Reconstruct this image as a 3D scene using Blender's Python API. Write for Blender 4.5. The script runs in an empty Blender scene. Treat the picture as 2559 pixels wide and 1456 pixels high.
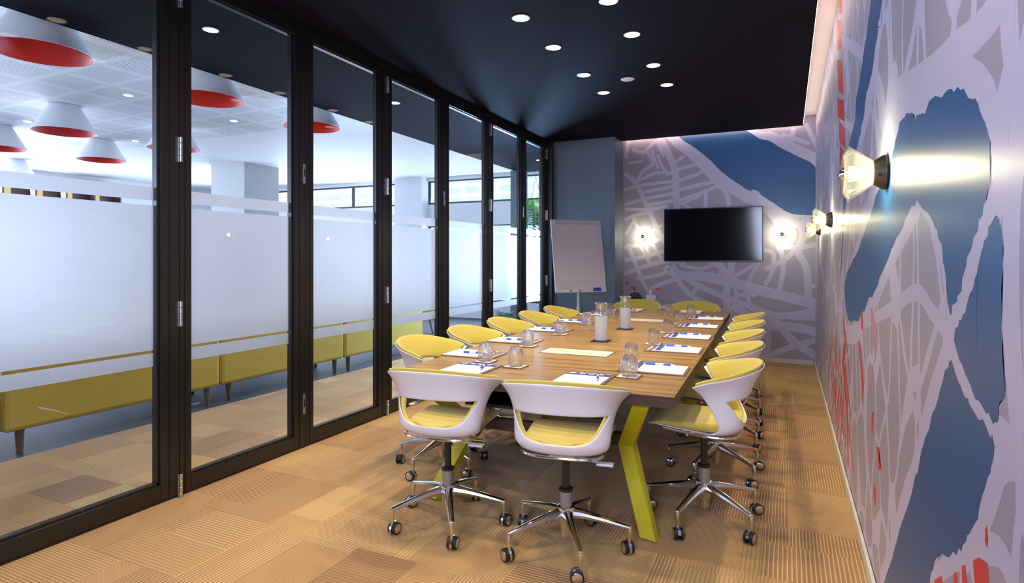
import bpy, bmesh, math, random
from mathutils import Vector, Matrix
C = bpy.context.scene
COL = C.collection
PI = math.pi
# ------------------------------------------------------------------ camera, world, light, exposure
FPX, HYP, TH, CH = 1457.7, 645.5, 0.44104, 1.25
W_, H_ = 2559, 1456
cd = bpy.data.cameras.new('camera'); cam = bpy.data.objects.new('camera', cd); COL.objects.link(cam)
cd.sensor_fit = 'HORIZONTAL'; cd.sensor_width = 36; cd.lens = FPX / W_ * 36
cd.shift_y = -(H_ / 2 - HYP) / W_; cd.clip_start = 0.05; cd.clip_end = 200
cam.location = (0, 0, CH); cam.rotation_euler = (PI / 2, 0, TH)
C.camera = cam
C.view_settings.view_transform = 'Standard'; C.view_settings.look = 'None'
C.view_settings.exposure = -0.14; C.view_settings.gamma = 1; C.view_settings.use_curve_mapping = False
C.cycles.use_denoising = True
C.cycles.max_bounces = 10; C.cycles.transparent_max_bounces = 24; C.cycles.diffuse_bounces = 5
C.cycles.glossy_bounces = 4; C.cycles.transmission_bounces = 8
C.cycles.sample_clamp_indirect = 6; C.cycles.caustics_reflective = False; C.cycles.caustics_refractive = False
wd = bpy.data.worlds.new('world'); C.world = wd; wd.use_nodes = True
wd.node_tree.nodes['Background'].inputs[0].default_value = (0.66, 0.83, 1.0, 1)
wd.node_tree.nodes['Background'].inputs[1].default_value = 2.6

def light(name, kind, loc, energy, color, size=0.1, size_y=None, rot=(0, 0, 0), target=None, cone=None, blend=0.6):
    l = bpy.data.lights.new(name, kind); l.energy = energy; l.color = color
    if kind == 'AREA':
        l.shape = 'RECTANGLE' if size_y else 'SQUARE'; l.size = size
        if size_y: l.size_y = size_y
    elif kind in ('POINT', 'SPOT'):
        l.shadow_soft_size = size
    if cone: l.spot_size = cone; l.spot_blend = blend
    o = bpy.data.objects.new(name, l); COL.objects.link(o); o.location = loc; o.rotation_euler = rot
    if target is not None:
        o.rotation_euler = (Vector(target) - Vector(loc)).to_track_quat('-Z', 'Y').to_euler()
    return o
DAY = (0.68, 0.80, 1.0)
XL, XR, YB, ZC = -2.8875, 0.298, 7.69, 2.80
# far glazing daylight; bluish fills added at windowless left and near lounge walls
light('window_daylight', 'AREA', (-13.2, 2.5, 1.6), 820, DAY, 9, 2.6, target=(-6, 2.5, 3.0))
light('far_window_daylight', 'AREA', (-8.5, 10.45, 1.5), 420, DAY, 8, 2.2, target=(-7, 5, 3.2))
light('near_window_daylight', 'AREA', (-8.5, -3.4, 1.6), 420, DAY, 8, 2.4, target=(-7, 1, 3.2))
light('corridor_end_daylight', 'AREA', (-3.62, 7.95, 1.32), 330, (0.36, 0.62, 1.0), 0.45, 0.8, target=(-2.3, 6.2, 1.2))  # light added behind the last frosted doors for their glow; no opening there
light('entrance_daylight', 'AREA', (-0.42, -1.0, 1.75), 105, (0.66, 0.72, 1.0), 0.7, 1.7, target=(-1.9, 3.2, 0.75))  # bluish fill added behind the camera; the wall there has no entrance

# ------------------------------------------------------------------ projection of photo pixels onto planes
cF = Vector((-math.sin(TH), math.cos(TH), 0)); cR = Vector((math.cos(TH), math.sin(TH), 0))
def ray(u, v): return cF + cR * ((u - 1280) / FPX) + Vector((0, 0, (HYP - v) / FPX))
def on_x(u, v, x):
    d = ray(u, v); t = x / d.x; return Vector((x, d.y * t, CH + d.z * t))
def on_y(u, v, y):
    d = ray(u, v); t = y / d.y; return Vector((d.x * t, y, CH + d.z * t))

# ------------------------------------------------------------------ node helpers
class NT:
    def __init__(s, name):
        m = bpy.data.materials.new(name); m.use_nodes = True; s.m = m; s.t = m.node_tree
        s.t.nodes.clear(); s.out = s.t.nodes.new('ShaderNodeOutputMaterial')
    def n(s, kind, **kw):
        x = s.t.nodes.new('ShaderNode' + kind)
        for k, v in kw.items(): setattr(x, k, v)
        return x
    def put(s, sock, v):
        if hasattr(v, 'links') or isinstance(v, bpy.types.NodeSocket): s.t.links.new(v, sock)
        elif v is not None:
            if isinstance(v, (tuple, list)) and len(v) == 3 and sock.type == 'RGBA': v = (*v, 1)
            sock.default_value = v
    def math(s, op, a, b=None, c=None):
        x = s.n('Math', operation=op)
        for i, v in enumerate((a, b, c)):
            if v is not None: s.put(x.inputs[i], v)
        return x.outputs[0]
    def mix(s, f, a, b):
        x = s.n('Mix', data_type='RGBA'); s.put(x.inputs[0], f); s.put(x.inputs[6], a); s.put(x.inputs[7], b); return x.outputs[2]
    def mixf(s, f, a, b):
        x = s.n('Mix', data_type='FLOAT'); s.put(x.inputs[0], f); s.put(x.inputs[2], a); s.put(x.inputs[3], b); return x.outputs[0]
    def coord(s): return s.n('TexCoord').outputs['Object']
    def geo(s): return s.n('NewGeometry').outputs['Position']
    def mapping(s, vec, scale=(1, 1, 1), rot=(0, 0, 0)):
        x = s.n('Mapping'); s.put(x.inputs['Vector'], vec); x.inputs['Scale'].default_value = scale; x.inputs['Rotation'].default_value = rot
        return x.outputs[0]
    def noise(s, vec, scale, detail=3, rough=0.5):
        x = s.n('TexNoise'); s.put(x.inputs['Vector'], vec); x.inputs['Scale'].default_value = scale
        x.inputs['Detail'].default_value = detail; x.inputs['Roughness'].default_value = rough; return x.outputs[0]
    def ramp(s, f, stops):
        x = s.n('ValToRGB'); s.put(x.inputs[0], f); e = x.color_ramp.elements
        while len(e) < len(stops): e.new(0.5)
        for i, (p, c) in enumerate(stops): e[i].position = p; e[i].color = (*c, 1)
        return x.outputs[0]
    def bsdf(s, color, rough=0.5, metal=0, spec=0.5, coat=0, sheen=0, bump=None, bdist=0.002, bstr=0.5):
        b = s.n('BsdfPrincipled'); s.put(b.inputs['Base Color'], color); s.put(b.inputs['Roughness'], rough)
        b.inputs['Metallic'].default_value = metal; b.inputs['Specular IOR Level'].default_value = spec
        b.inputs['Coat Weight'].default_value = coat; b.inputs['Coat Roughness'].default_value = 0.2
        b.inputs['Sheen Weight'].default_value = sheen
        if bump is not None:
            bn = s.n('Bump'); s.put(bn.inputs['Height'], bump); bn.inputs['Distance'].default_value = bdist; bn.inputs['Strength'].default_value = bstr
            s.t.links.new(bn.outputs[0], b.inputs['Normal'])
        return b.outputs[0]
    def done(s, sh): s.t.links.new(sh, s.out.inputs[0]); return s.m

def simple(name, col, rough=0.5, metal=0, spec=0.5, coat=0, sheen=0, nscale=None, namt=0.08, bump=0.0):
    t = NT(name); c = t.coord(); base = col; b = None
    if nscale:
        n = t.noise(c, nscale); k = tuple(max(0, x * (1 - namt)) for x in col); l = tuple(min(1, x * (1 + namt)) for x in col)
        base = t.mix(n, k, l); b = n if bump else None
    return t.done(t.bsdf(base, rough, metal, spec, coat, sheen, bump=b, bdist=bump))
def emit(name, col, st):
    t = NT(name); e = t.n('Emission'); e.inputs[0].default_value = (*col, 1); e.inputs[1].default_value = st; return t.done(e.outputs[0])
def thin_glass(name, tint=(1, 1, 1), ior=1.5, rough=0.0, body=0.0, bodycol=(0.9, 0.95, 1)):
    t = NT(name); tr = t.n('BsdfTransparent'); tr.inputs[0].default_value = (*tint, 1)
    g = t.n('BsdfGlossy'); g.inputs['Roughness'].default_value = rough
    lw = t.n('LayerWeight'); lw.inputs[0].default_value = 0.5; f0 = ((ior - 1) / (ior + 1)) ** 2
    fr = t.math('ADD', f0, t.math('MULTIPLY', t.math('POWER', lw.outputs[1], 5.0), 1 - f0))
    mx = t.n('MixShader'); t.put(mx.inputs[0], fr); t.put(mx.inputs[1], tr.outputs[0]); t.put(mx.inputs[2], g.outputs[0])
    o = mx.outputs[0]
    if body:
        d = t.n('BsdfTranslucent'); d.inputs[0].default_value = (*bodycol, 1)
        m2 = t.n('MixShader'); m2.inputs[0].default_value = body; t.put(m2.inputs[1], o); t.put(m2.inputs[2], d.outputs[0]); o = m2.outputs[0]
    return t.done(o)

M = {}
M['frame'] = simple('bronze_frame', (0.008, 0.007, 0.007), 0.32, 0.0, 0.6, nscale=30)
M['black'] = simple('black_plastic', (0.01, 0.01, 0.011), 0.35)
M['ceil_dark'] = simple('dark_ceiling_paint', (0.012, 0.010, 0.017), 0.75, 0, 0.03, nscale=3, namt=0.15)
M['corr_dark'] = simple('dark_corridor_ceiling_paint', (0.008, 0.010, 0.022), 0.7, 0, 0.05, nscale=3, namt=0.1)
M['white_ceil'] = simple('white_cove_paint', (0.8, 0.76, 0.74), 0.6)
M['wall_grey'] = simple('grey_column_paint', (0.12, 0.15, 0.195), 0.38, 0, 0.5, nscale=60, namt=0.04)
M['wall_white'] = simple('white_wall_paint', (0.72, 0.74, 0.76), 0.6, nscale=40, namt=0.02)
M['col_tan'] = simple('grey_lounge_column_paint', (0.42, 0.43, 0.43), 0.6, nscale=40, namt=0.02)
M['skirt'] = simple('skirting_paint', (0.62, 0.60, 0.55), 0.4)
M['chrome'] = simple('polished_aluminium', (0.76, 0.76, 0.77), 0.13, 1.0)
M['steel'] = simple('brushed_steel', (0.62, 0.61, 0.60), 0.28, 1.0)
M['sleeve'] = simple('satin_metal_sleeve', (0.33, 0.32, 0.33), 0.32, 0.6)
M['greym'] = simple('grey_plastic', (0.55, 0.54, 0.53), 0.35)
M['shell'] = simple('white_shell_plastic', (0.74, 0.745, 0.80), 0.32, 0, 0.5, coat=0.2)
M['rubber'] = simple('black_rubber', (0.008, 0.008, 0.009), 0.42)
M['legp'] = simple('lime_yellow_powder_coat', (0.50, 0.45, 0.01), 0.38, 0, 0.5, nscale=40, namt=0.05)
M['red'] = simple('red_lacquer', (0.72, 0.025, 0.02), 0.5)
M['lamp_white'] = simple('white_lamp_metal', (0.82, 0.83, 0.85), 0.45)
M['paper'] = simple('white_paper', (0.92, 0.92, 0.93), 0.6)
M['blue'] = simple('blue_print', (0.035, 0.055, 0.33), 0.45)
M['penblue'] = simple('blue_pen_plastic', (0.02, 0.10, 0.62), 0.25)
M['board'] = simple('brown_leatherette', (0.17, 0.095, 0.075), 0.42, nscale=220, namt=0.2, bump=0.0004)
M['bronze'] = simple('bronze_lamp_metal', (0.16, 0.14, 0.105), 0.35, 0.85, nscale=60, namt=0.1)
M['tile'] = simple('dark_slate_tile', (0.035, 0.042, 0.06), 0.6, 0, 0.2, nscale=6, namt=0.3)
M['tv'] = simple('tv_bezel', (0.012, 0.012, 0.018), 0.25)
M['screen'] = simple('tv_screen', (0.002, 0.002, 0.004), 0.09, 0, 0.4)
M['whiteboard'] = simple('whiteboard_surface', (0.60, 0.57, 0.62), 0.45)
M['alu'] = simple('pale_aluminium_frame', (0.62, 0.60, 0.62), 0.35, 0.3)
M['leg_wood'] = simple('dark_stained_wood', (0.10, 0.065, 0.045), 0.4, nscale=40, namt=0.2)
M['leaf'] = simple('fern_leaf', (0.02, 0.16, 0.06), 0.45, nscale=20, namt=0.4)
M['pot'] = simple('grey_planter', (0.3, 0.31, 0.33), 0.6)
def real_glass(name, ior=1.47, mixt=0.42, tint=(1, 1, 1), rough=0.0):
    t = NT(name); g = t.n('BsdfGlass'); g.inputs['IOR'].default_value = ior; g.inputs['Color'].default_value = (*tint, 1); g.inputs['Roughness'].default_value = rough
    tr_ = t.n('BsdfTransparent'); mx = t.n('MixShader'); mx.inputs[0].default_value = mixt; t.put(mx.inputs[1], g.outputs[0]); t.put(mx.inputs[2], tr_.outputs[0]); return t.done(mx.outputs[0])
M['pen_clear'] = simple('pale_pen_plastic', (0.62, 0.68, 0.80), 0.2)
M['glass'] = real_glass('drinking_glass')
M['glassrim'] = real_glass('thick_glass_base')
M['shade'] = thin_glass('ribbed_lamp_glass', (0.93, 0.94, 0.86), 2.0, 0.04, 0.016, (1, 0.97, 0.85))
M['pane'] = thin_glass('door_glass', (0.97, 0.985, 1.0), 1.29)
M['mirror'] = simple('silvered_bulb_tip', (0.9, 0.87, 0.8), 0.08, 1.0)
M['jug'] = thin_glass('misted_jug_glass', (0.95, 0.97, 0.99), 1.6, 0.05, 0.08, (0.9, 0.95, 1.0))
def m_bulb():
    t = NT('lit_bulb'); e = t.n('Emission'); e.inputs[0].default_value = (1, 0.9, 0.66, 1); e.inputs[1].default_value = 5
    tr_ = t.n('BsdfTransparent'); a = t.n('AddShader'); t.put(a.inputs[0], e.outputs[0]); t.put(a.inputs[1], tr_.outputs[0]); return t.done(a.outputs[0])
M['bulb'] = m_bulb()
M['dl'] = emit('downlight_glow', (1.0, 0.83, 0.60), 7)
M['dlw'] = emit('lounge_downlight_glow', (1.0, 0.95, 0.88), 9)
M['led'] = emit('cove_led_strip', (1.0, 0.74, 0.60), 14)
M['niche'] = emit('niche_light', (1.0, 0.72, 0.35), 1.0)
M['glare'] = simple('pale_building_render', (0.75, 0.8, 0.85), 0.7)

def m_water():
    t = NT('frosted_water_body'); d = t.n('BsdfTranslucent'); d.inputs[0].default_value = (0.86, 0.93, 1.0, 1)
    e = t.n('BsdfDiffuse'); e.inputs[0].default_value = (0.86, 0.90, 0.98, 1)
    tr = t.n('BsdfTransparent')
    a = t.n('MixShader'); a.inputs[0].default_value = 0.45; t.put(a.inputs[1], d.outputs[0]); t.put(a.inputs[2], e.outputs[0])
    b = t.n('MixShader'); b.inputs[0].default_value = 0.12; t.put(b.inputs[1], a.outputs[0]); t.put(b.inputs[2], tr.outputs[0])
    return t.done(b.outputs[0])
M['water'] = m_water()
def m_frost():
    t = NT('frosted_film')
    d = t.n('BsdfTranslucent'); d.inputs[0].default_value = (0.40, 0.405, 0.44, 1)
    r = t.n('BsdfRefraction'); r.inputs['Color'].default_value = (0.95, 0.97, 1, 1); r.inputs['IOR'].default_value = 1.2; r.inputs['Roughness'].default_value = 1.0
    e = t.n('BsdfDiffuse'); e.inputs[0].default_value = (0.50, 0.50, 0.56, 1)
    a = t.n('MixShader'); a.inputs[0].default_value = 0.12; t.put(a.inputs[1], d.outputs[0]); t.put(a.inputs[2], r.outputs[0])
    b = t.n('MixShader'); b.inputs[0].default_value = 0.26; t.put(b.inputs[1], a.outputs[0]); t.put(b.inputs[2], e.outputs[0])
    return t.done(b.outputs[0])
M['frost'] = m_frost()
def m_fabric(name, col):
    t = NT(name); c = t.coord(); n = t.noise(c, 700, 2); n2 = t.noise(c, 5, 2)
    k = tuple(x * 0.86 for x in col)
    base = t.mix(t.math('ADD', t.math('MULTIPLY', n, 0.6), t.math('MULTIPLY', n2, 0.4)), k, tuple(min(1, x * 1.12) for x in col))
    return t.done(t.bsdf(base, 0.85, sheen=0.25, bump=n, bdist=0.0006))
M['fabric'] = m_fabric('yellow_wool_fabric', (0.50, 0.42, 0.075))
M['vinyl'] = simple('yellow_green_vinyl', (0.50, 0.385, 0.07), 0.33, 0, 0.5, nscale=8, namt=0.05)
def m_wood(name, c1, c2, c3, rough=0.3, coat=0.25):
    t = NT(name); c = t.coord(); v = t.mapping(c, (1.1, 17, 17)); n = t.noise(v, 1.5, 6, 0.66)
    v2 = t.mapping(c, (5, 150, 150)); n2 = t.noise(v2, 1.0, 4, 0.7)
    f = t.math('ADD', t.math('MULTIPLY', n, 0.65), t.math('MULTIPLY', n2, 0.35))
    base = t.ramp(f, [(0.36, c1), (0.46, c2), (0.60, c3)])
    # veneer boards
    s = t.n('SeparateXYZ'); t.put(s.inputs[0], c); by = t.math('MULTIPLY', s.outputs[1], 9.0)
    w = t.n('TexWhiteNoise', noise_dimensions='1D'); t.put(w.inputs['W'], t.math('FLOOR', by))
    base = t.mix(t.math('MULTIPLY', w.outputs[0], 0.22), base, c1)
    ln = t.math('LESS_THAN', t.math('FRACT', by), 0.02)
    base = t.mix(t.math('MULTIPLY', ln, 0.55), base, tuple(x * 0.35 for x in c1))
    return t.done(t.bsdf(base, t.mixf(n, rough, rough + 0.14), coat=coat, bump=n2, bdist=0.0004))
M['wood'] = m_wood('walnut_veneer', (0.105, 0.052, 0.014), (0.26, 0.155, 0.046), (0.40, 0.26, 0.080), 0.30, 0.10)
M['wood_edge'] = m_wood('dark_walnut_edge', (0.022, 0.011, 0.006), (0.042, 0.022, 0.013), (0.065, 0.035, 0.021), 0.5, 0.0)
def m_carpet():
    t = NT('striped_tile_carpet'); p = t.geo(); s = t.n('SeparateXYZ'); t.put(s.inputs[0], p)
    x, y = s.outputs[0], s.outputs[1]
    T = 0.5
    V = t.math('DIVIDE', y, T); cy = t.math('FLOOR', V)
    U = t.math('ADD', t.math('DIVIDE', x, T), t.math('MULTIPLY', t.math('FRACT', t.math('MULTIPLY', cy, 0.5)), 0.7)); cx = t.math('FLOOR', U)
    fx, fy = t.math('FRACT', U), t.math('FRACT', V)
    par = t.math('FRACT', t.math('MULTIPLY', t.math('ADD', cx, cy), 0.5)); par = t.math('GREATER_THAN', par, 0.25)
    def rnd(a, b, c):
        cb = t.n('CombineXYZ'); t.put(cb.inputs[0], a); t.put(cb.inputs[1], b); t.put(cb.inputs[2], c)
        w = t.n('TexWhiteNoise', noise_dimensions='3D'); t.put(w.inputs['Vector'], cb.outputs[0]); return w.outputs[0]
    al = t.mixf(par, fx, fy); ac = t.mixf(par, fy, fx)
    r1 = rnd(cx, cy, 3.3)
    split = t.mixf(r1, 0.12, 0.62); band = t.math('GREATER_THAN', ac, split)
    r1b = rnd(cx, cy, 9.1); sp2 = t.mixf(r1b, 0.0, 1.0); b2 = t.math('MULTIPLY', t.math('GREATER_THAN', al, sp2), t.math('MULTIPLY', band, 1.0))
    bi = t.math('ADD', band, t.math('MULTIPLY', b2, 2.0))
    r2 = rnd(cx, cy, bi); r3 = rnd(cy, cx, t.math('ADD', bi, 7.7)); r4 = rnd(cy, bi, cx)
    base = t.ramp(r2, [(0.0, (0.20, 0.098, 0.036)), (0.30, (0.32, 0.18, 0.064)), (0.6, (0.43, 0.265, 0.095)), (1.0, (0.53, 0.355, 0.14))])
    fr = t.mixf(t.math('GREATER_THAN', r3, 0.45), 36.0, 29.0)
    st = t.math('FRACT', t.math('MULTIPLY', ac, fr)); ln = t.math('LESS_THAN', st, 0.27)
    dash = t.math('LESS_THAN', t.math('FRACT', t.math('MULTIPLY', al, 60)), 0.8)
    lc = t.mix(t.math('GREATER_THAN', r2, 0.50), (0.74, 0.52, 0.25), (0.27, 0.14, 0.055))
    amt = t.math('MULTIPLY', t.math('MULTIPLY', ln, dash), t.mixf(t.math('GREATER_THAN', r4, 0.12), 0.25, 0.95))
    col = t.mix(amt, base, lc)
    nz = t.noise(p, 420, 2); nz2 = t.noise(p, 160, 2)
    col = t.mix(t.math('MULTIPLY', nz, 0.28), col, t.mix(nz2, (0.22, 0.12, 0.05), (0.62, 0.43, 0.23)))
    h = t.math('ADD', t.math('MULTIPLY', ln, -0.6), nz)
    return t.done(t.bsdf(col, 0.95, spec=0.15, sheen=0.12, bump=h, bdist=0.0025))
M['carpet'] = m_carpet()
def m_perf():
    t = NT('perforated_white_ceiling'); s = t.n('SeparateXYZ'); t.put(s.inputs[0], t.geo()); x, y = s.outputs[0], s.outputs[1]
    fx = t.math('FRACT', t.math('DIVIDE', x, 0.56)); fy = t.math('FRACT', t.math('DIVIDE', y, 0.45))
    inx = t.math('MULTIPLY', t.math('GREATER_THAN', fx, 0.09), t.math('LESS_THAN', fx, 0.91))
    iny = t.math('MULTIPLY', t.math('GREATER_THAN', fy, 0.08), t.math('LESS_THAN', fy, 0.92))
    reg = t.math('MULTIPLY', t.math('LESS_THAN', x, -4.85), t.math('LESS_THAN', y, 5.85))
    a = t.math('SUBTRACT', t.math('FRACT', t.math('DIVIDE', x, 0.03)), 0.5); b = t.math('SUBTRACT', t.math('FRACT', t.math('DIVIDE', y, 0.024)), 0.5)
    hole = t.math('LESS_THAN', t.math('ADD', t.math('MULTIPLY', a, a), t.math('MULTIPLY', b, b)), 0.062)
    f = t.math('MULTIPLY', t.math('MULTIPLY', inx, iny), t.math('MULTIPLY', reg, hole))
    return t.done(t.bsdf(t.mix(f, (0.84, 0.84, 0.88), (0.16, 0.17, 0.21)), 0.6))
M['perf'] = m_perf()
def m_mural(name, base, rough=0.36):
    t = NT(name); c = t.geo(); n = t.noise(c, 9, 3); n2 = t.noise(c, 260, 2)
    col = t.mix(t.math('MULTIPLY', n, 0.5), base, tuple(x * 0.93 for x in base))
    return t.done(t.bsdf(col, rough, spec=0.5, bump=n2, bdist=0.0003, bstr=0.3))
LAND, ROAD, SEA, REDC = (0.36, 0.335, 0.44), (0.54, 0.515, 0.71), (0.022, 0.10, 0.27), (0.66, 0.045, 0.05)
M['m_land'] = m_mural('mural_block_print', LAND)
M['m_road'] = m_mural('mural_road_print', ROAD)
M['m_sea'] = m_mural('mural_water_print', SEA)
M['m_red'] = m_mural('mural_red_print', REDC)
M['m_pink'] = m_mural('mural_pink_print', (0.62, 0.25, 0.36))
def m_streets():
    t = NT('mural_street_grid'); p = t.geo()
    nz = t.n('TexNoise'); t.put(nz.inputs['Vector'], p); nz.inputs['Scale'].default_value = 1.7; nz.inputs['Detail'].default_value = 2
    ad = t.n('VectorMath', operation='MULTIPLY_ADD'); t.put(ad.inputs[0], nz.outputs[1]); ad.inputs[1].default_value = (0, 0.30, 0.30); t.put(ad.inputs[2], p)
    mp = t.n('Mapping'); t.put(mp.inputs['Vector'], ad.outputs[0]); mp.inputs['Rotation'].default_value = (0.5, 0, 0); mp.inputs['Scale'].default_value = (0, 1.0, 0.62)
    vo = t.n('TexVoronoi', feature='DISTANCE_TO_EDGE'); t.put(vo.inputs['Vector'], mp.outputs[0]); vo.inputs['Scale'].default_value = 4.6; vo.inputs['Randomness'].default_value = 0.72
    f = t.math('LESS_THAN', vo.outputs[0], 0.055)
    n2 = t.noise(p, 260, 2)
    return t.done(t.bsdf(t.mix(f, LAND, ROAD), 0.36, spec=0.5, bump=n2, bdist=0.0003, bstr=0.3))
M['m_streets'] = m_streets()
def m_building():
    t = NT('office_block_grid'); c = t.geo(); b = t.n('TexBrick'); mp = t.mapping(c, (1, 1, 1), (PI / 2, 0, 0)); t.put(b.inputs['Vector'], mp)
    b.offset = 0; b.inputs['Scale'].default_value = 0.5; b.inputs['Color1'].default_value = (0.55, 0.65, 0.72, 1); b.inputs['Color2'].default_value = (0.7, 0.78, 0.82, 1)
    b.inputs['Mortar'].default_value = (0.9, 0.93, 0.95, 1); b.inputs['Mortar Size'].default_value = 0.05
    return t.done(t.bsdf(b.outputs[0], 0.6))
M['office'] = m_building()

# ------------------------------------------------------------------ mesh builder
class MB:
    def __init__(s): s.b = bmesh.new(); s.mats = []
    def mi(s, mat):
        if mat is None: return 0
        if mat not in s.mats: s.mats.append(mat)
        return s.mats.index(mat)
    def add(s, verts, faces, mat=None, smooth=False):
        i = s.mi(mat); vs = [s.b.verts.new(v) for v in verts]
        for f in faces:
            try: fc = s.b.faces.new([vs[k] for k in f])
            except ValueError: continue
            fc.material_index = i; fc.smooth = smooth
        return s
    def box(s, x0, x1, y0, y1, z0, z1, mat=None, bev=0.0, M4=None):
        if bev > 0:
            t = bmesh.new(); bmesh.ops.create_cube(t, size=1)
            for v in t.verts: v.co = Vector(((x0 + x1) / 2 + v.co.x * (x1 - x0), (y0 + y1) / 2 + v.co.y * (y1 - y0), (z0 + z1) / 2 + v.co.z * (z1 - z0)))
            bmesh.ops.bevel(t, geom=t.edges[:], offset=bev, segments=2, profile=0.5, affect='EDGES')
            t.verts.index_update()
            vs = [v.co.copy() for v in t.verts]; fs = [[v.index for v in f.verts] for f in t.faces]; t.free()
        else:
            vs = [Vector((x, y, z)) for z in (z0, z1) for y in (y0, y1) for x in (x0, x1)]
            fs = [(0, 2, 3, 1), (4, 5, 7, 6), (0, 1, 5, 4), (2, 6, 7, 3), (0, 4, 6, 2), (1, 3, 7, 5)]
        if M4 is not None: vs = [M4 @ v for v in vs]
        return s.add(vs, fs, mat)
    def tube(s, pts, r, n=10, mat=None, cap=True, closed=False):
        pts = [Vector(p) for p in pts]; N = len(pts); R = r if isinstance(r, (list, tuple)) else [r] * N
        vs = []; prev = None
        for i, p in enumerate(pts):
            if closed: d = pts[(i + 1) % N] - pts[i - 1]
            else: d = pts[min(i + 1, N - 1)] - pts[max(i - 1, 0)]
            d.normalize()
            if prev is None: a = d.orthogonal().normalized()
            else: a = (prev - d * prev.dot(d)).normalized()
            prev = a; b = d.cross(a)
            vs += [p + (a * math.cos(2 * PI * k / n) + b * math.sin(2 * PI * k / n)) * R[i] for k in range(n)]
        fs = []
        for i in range(N if closed else N - 1):
            j = (i + 1) % N
            fs += [(i * n + k, i * n + (k + 1) % n, j * n + (k + 1) % n, j * n + k) for k in range(n)]
        if cap and not closed: fs += [tuple(range(n))[::-1], tuple((N - 1) * n + k for k in range(n))]
        return s.add(vs, fs, mat, True)
    def lathe(s, prof, n=24, c=(0, 0, 0), M4=None, mat=None, smooth=True, closed=False):
        vs = []; c = Vector(c)
        for r, z in prof:
            for k in range(n):
                v = Vector((r * math.cos(2 * PI * k / n), r * math.sin(2 * PI * k / n), z))
                if M4 is not None: v = M4 @ v
                vs.append(v + c)
        fs = []; P = len(prof)
        for i in range(P if closed else P - 1):
            j = (i + 1) % P
            fs += [(i * n + k, i * n + (k + 1) % n, j * n + (k + 1) % n, j * n + k) for k in range(n)]
        if not closed:
            if prof[0][0] > 1e-6: fs.append(tuple(range(n))[::-1])
            if prof[-1][0] > 1e-6: fs.append(tuple((P - 1) * n + k for k in range(n)))
        return s.add(vs, fs, mat, smooth)
    def prism(s, poly, z0, z1, mat=None, M4=None):
        n = len(poly); vs = [Vector((x, y, z)) for z in (z0, z1) for x, y in poly]
        if M4 is not None: vs = [M4 @ v for v in vs]
        fs = [tuple(range(n))[::-1], tuple(range(n, 2 * n))] + [(k, (k + 1) % n, n + (k + 1) % n, n + k) for k in range(n)]
        return s.add(vs, fs, mat)
    def build(s, name, mat=None, parent=None, sharp=0.6, recalc=True):
        if recalc:
            bmesh.ops.remove_doubles(s.b, verts=s.b.verts[:], dist=1e-6)
            bmesh.ops.recalc_face_normals(s.b, faces=s.b.faces[:])
        me = bpy.data.meshes.new(name)
        for e in s.b.edges:
            if len(e.link_faces) == 2 and e.calc_face_angle(0) > sharp: e.smooth = False
        s.b.to_mesh(me); s.b.free()
        for m in (s.mats or [mat]): me.materials.append(m)
        o = bpy.data.objects.new(name, me); COL.objects.link(o); o.parent = parent
        return o
def rot(axis, a): return Matrix.Rotation(a, 4, axis)
def tr(x, y, z): return Matrix.Translation((x, y, z))
def tag(o, label=None, cat=None, group=None, kind=None):
    if label: o['label'] = label
    if cat: o['category'] = cat
    if group: o['group'] = group
    if kind: o['kind'] = kind
    return o
def thing(name, label, cat, loc=(0, 0, 0), rz=0, group=None):
    o = bpy.data.objects.new(name, None); COL.objects.link(o); o.location = loc; o.rotation_euler = (0, 0, rz); o.empty_display_size = 0.1
    return tag(o, label, cat, group)
def dup(o, parent=None):
    c = o.copy(); COL.objects.link(c)
    if parent is not None: c.parent = parent; c.matrix_parent_inverse = o.matrix_parent_inverse.copy()
    for k in ('label', 'category', 'group'):
        if parent is None and k in c: del c[k]
    for ch in list(o.children): dup(ch, c)
    return c
def struct(name, mb, mat=None, parent=None, label=None):
    o = mb.build(name, mat, parent)
    if parent is None: o['kind'] = 'structure'
    if label: o['label'] = label
    return o
def rrect(w, h, r, n=5):
    p = []
    for cx, cy, a0 in ((w / 2 - r, h / 2 - r, 0), (-w / 2 + r, h / 2 - r, PI / 2), (-w / 2 + r, -h / 2 + r, PI), (w / 2 - r, -h / 2 + r, 1.5 * PI)):
        p += [(cx + r * math.cos(a0 + PI / 2 * i / n), cy + r * math.sin(a0 + PI / 2 * i / n)) for i in range(n + 1)]
    return p
def catmull(pts, n=6, closed=False):
    P = [Vector(p) for p in pts]; out = []; N = len(P)
    for i in range(N if closed else N - 1):
        g = lambda k: P[k % N] if closed else P[min(max(k, 0), N - 1)]
        a, b, c, d = g(i - 1), g(i), g(i + 1), g(i + 2)
        for j in range(n):
            t = j / n; out.append(0.5 * ((2 * b) + (c - a) * t + (2 * a - 5 * b + 4 * c - d) * t * t + (3 * b - a - 3 * c + d) * t ** 3))
    if not closed: out.append(P[-1])
    return out

# ================================================================== THE ROOM
struct('floor', MB().box(-4.36, 0.40, -1.3, YB + 0.02, -0.12, 0), M['carpet'])
struct('floor_lounge', MB().box(-13.5, -4.362, -3.6, 12, -0.12, -0.001).box(-4.361, -2.7, YB + 0.021, 12, -0.12, -0.001), M['tile'])
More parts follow.
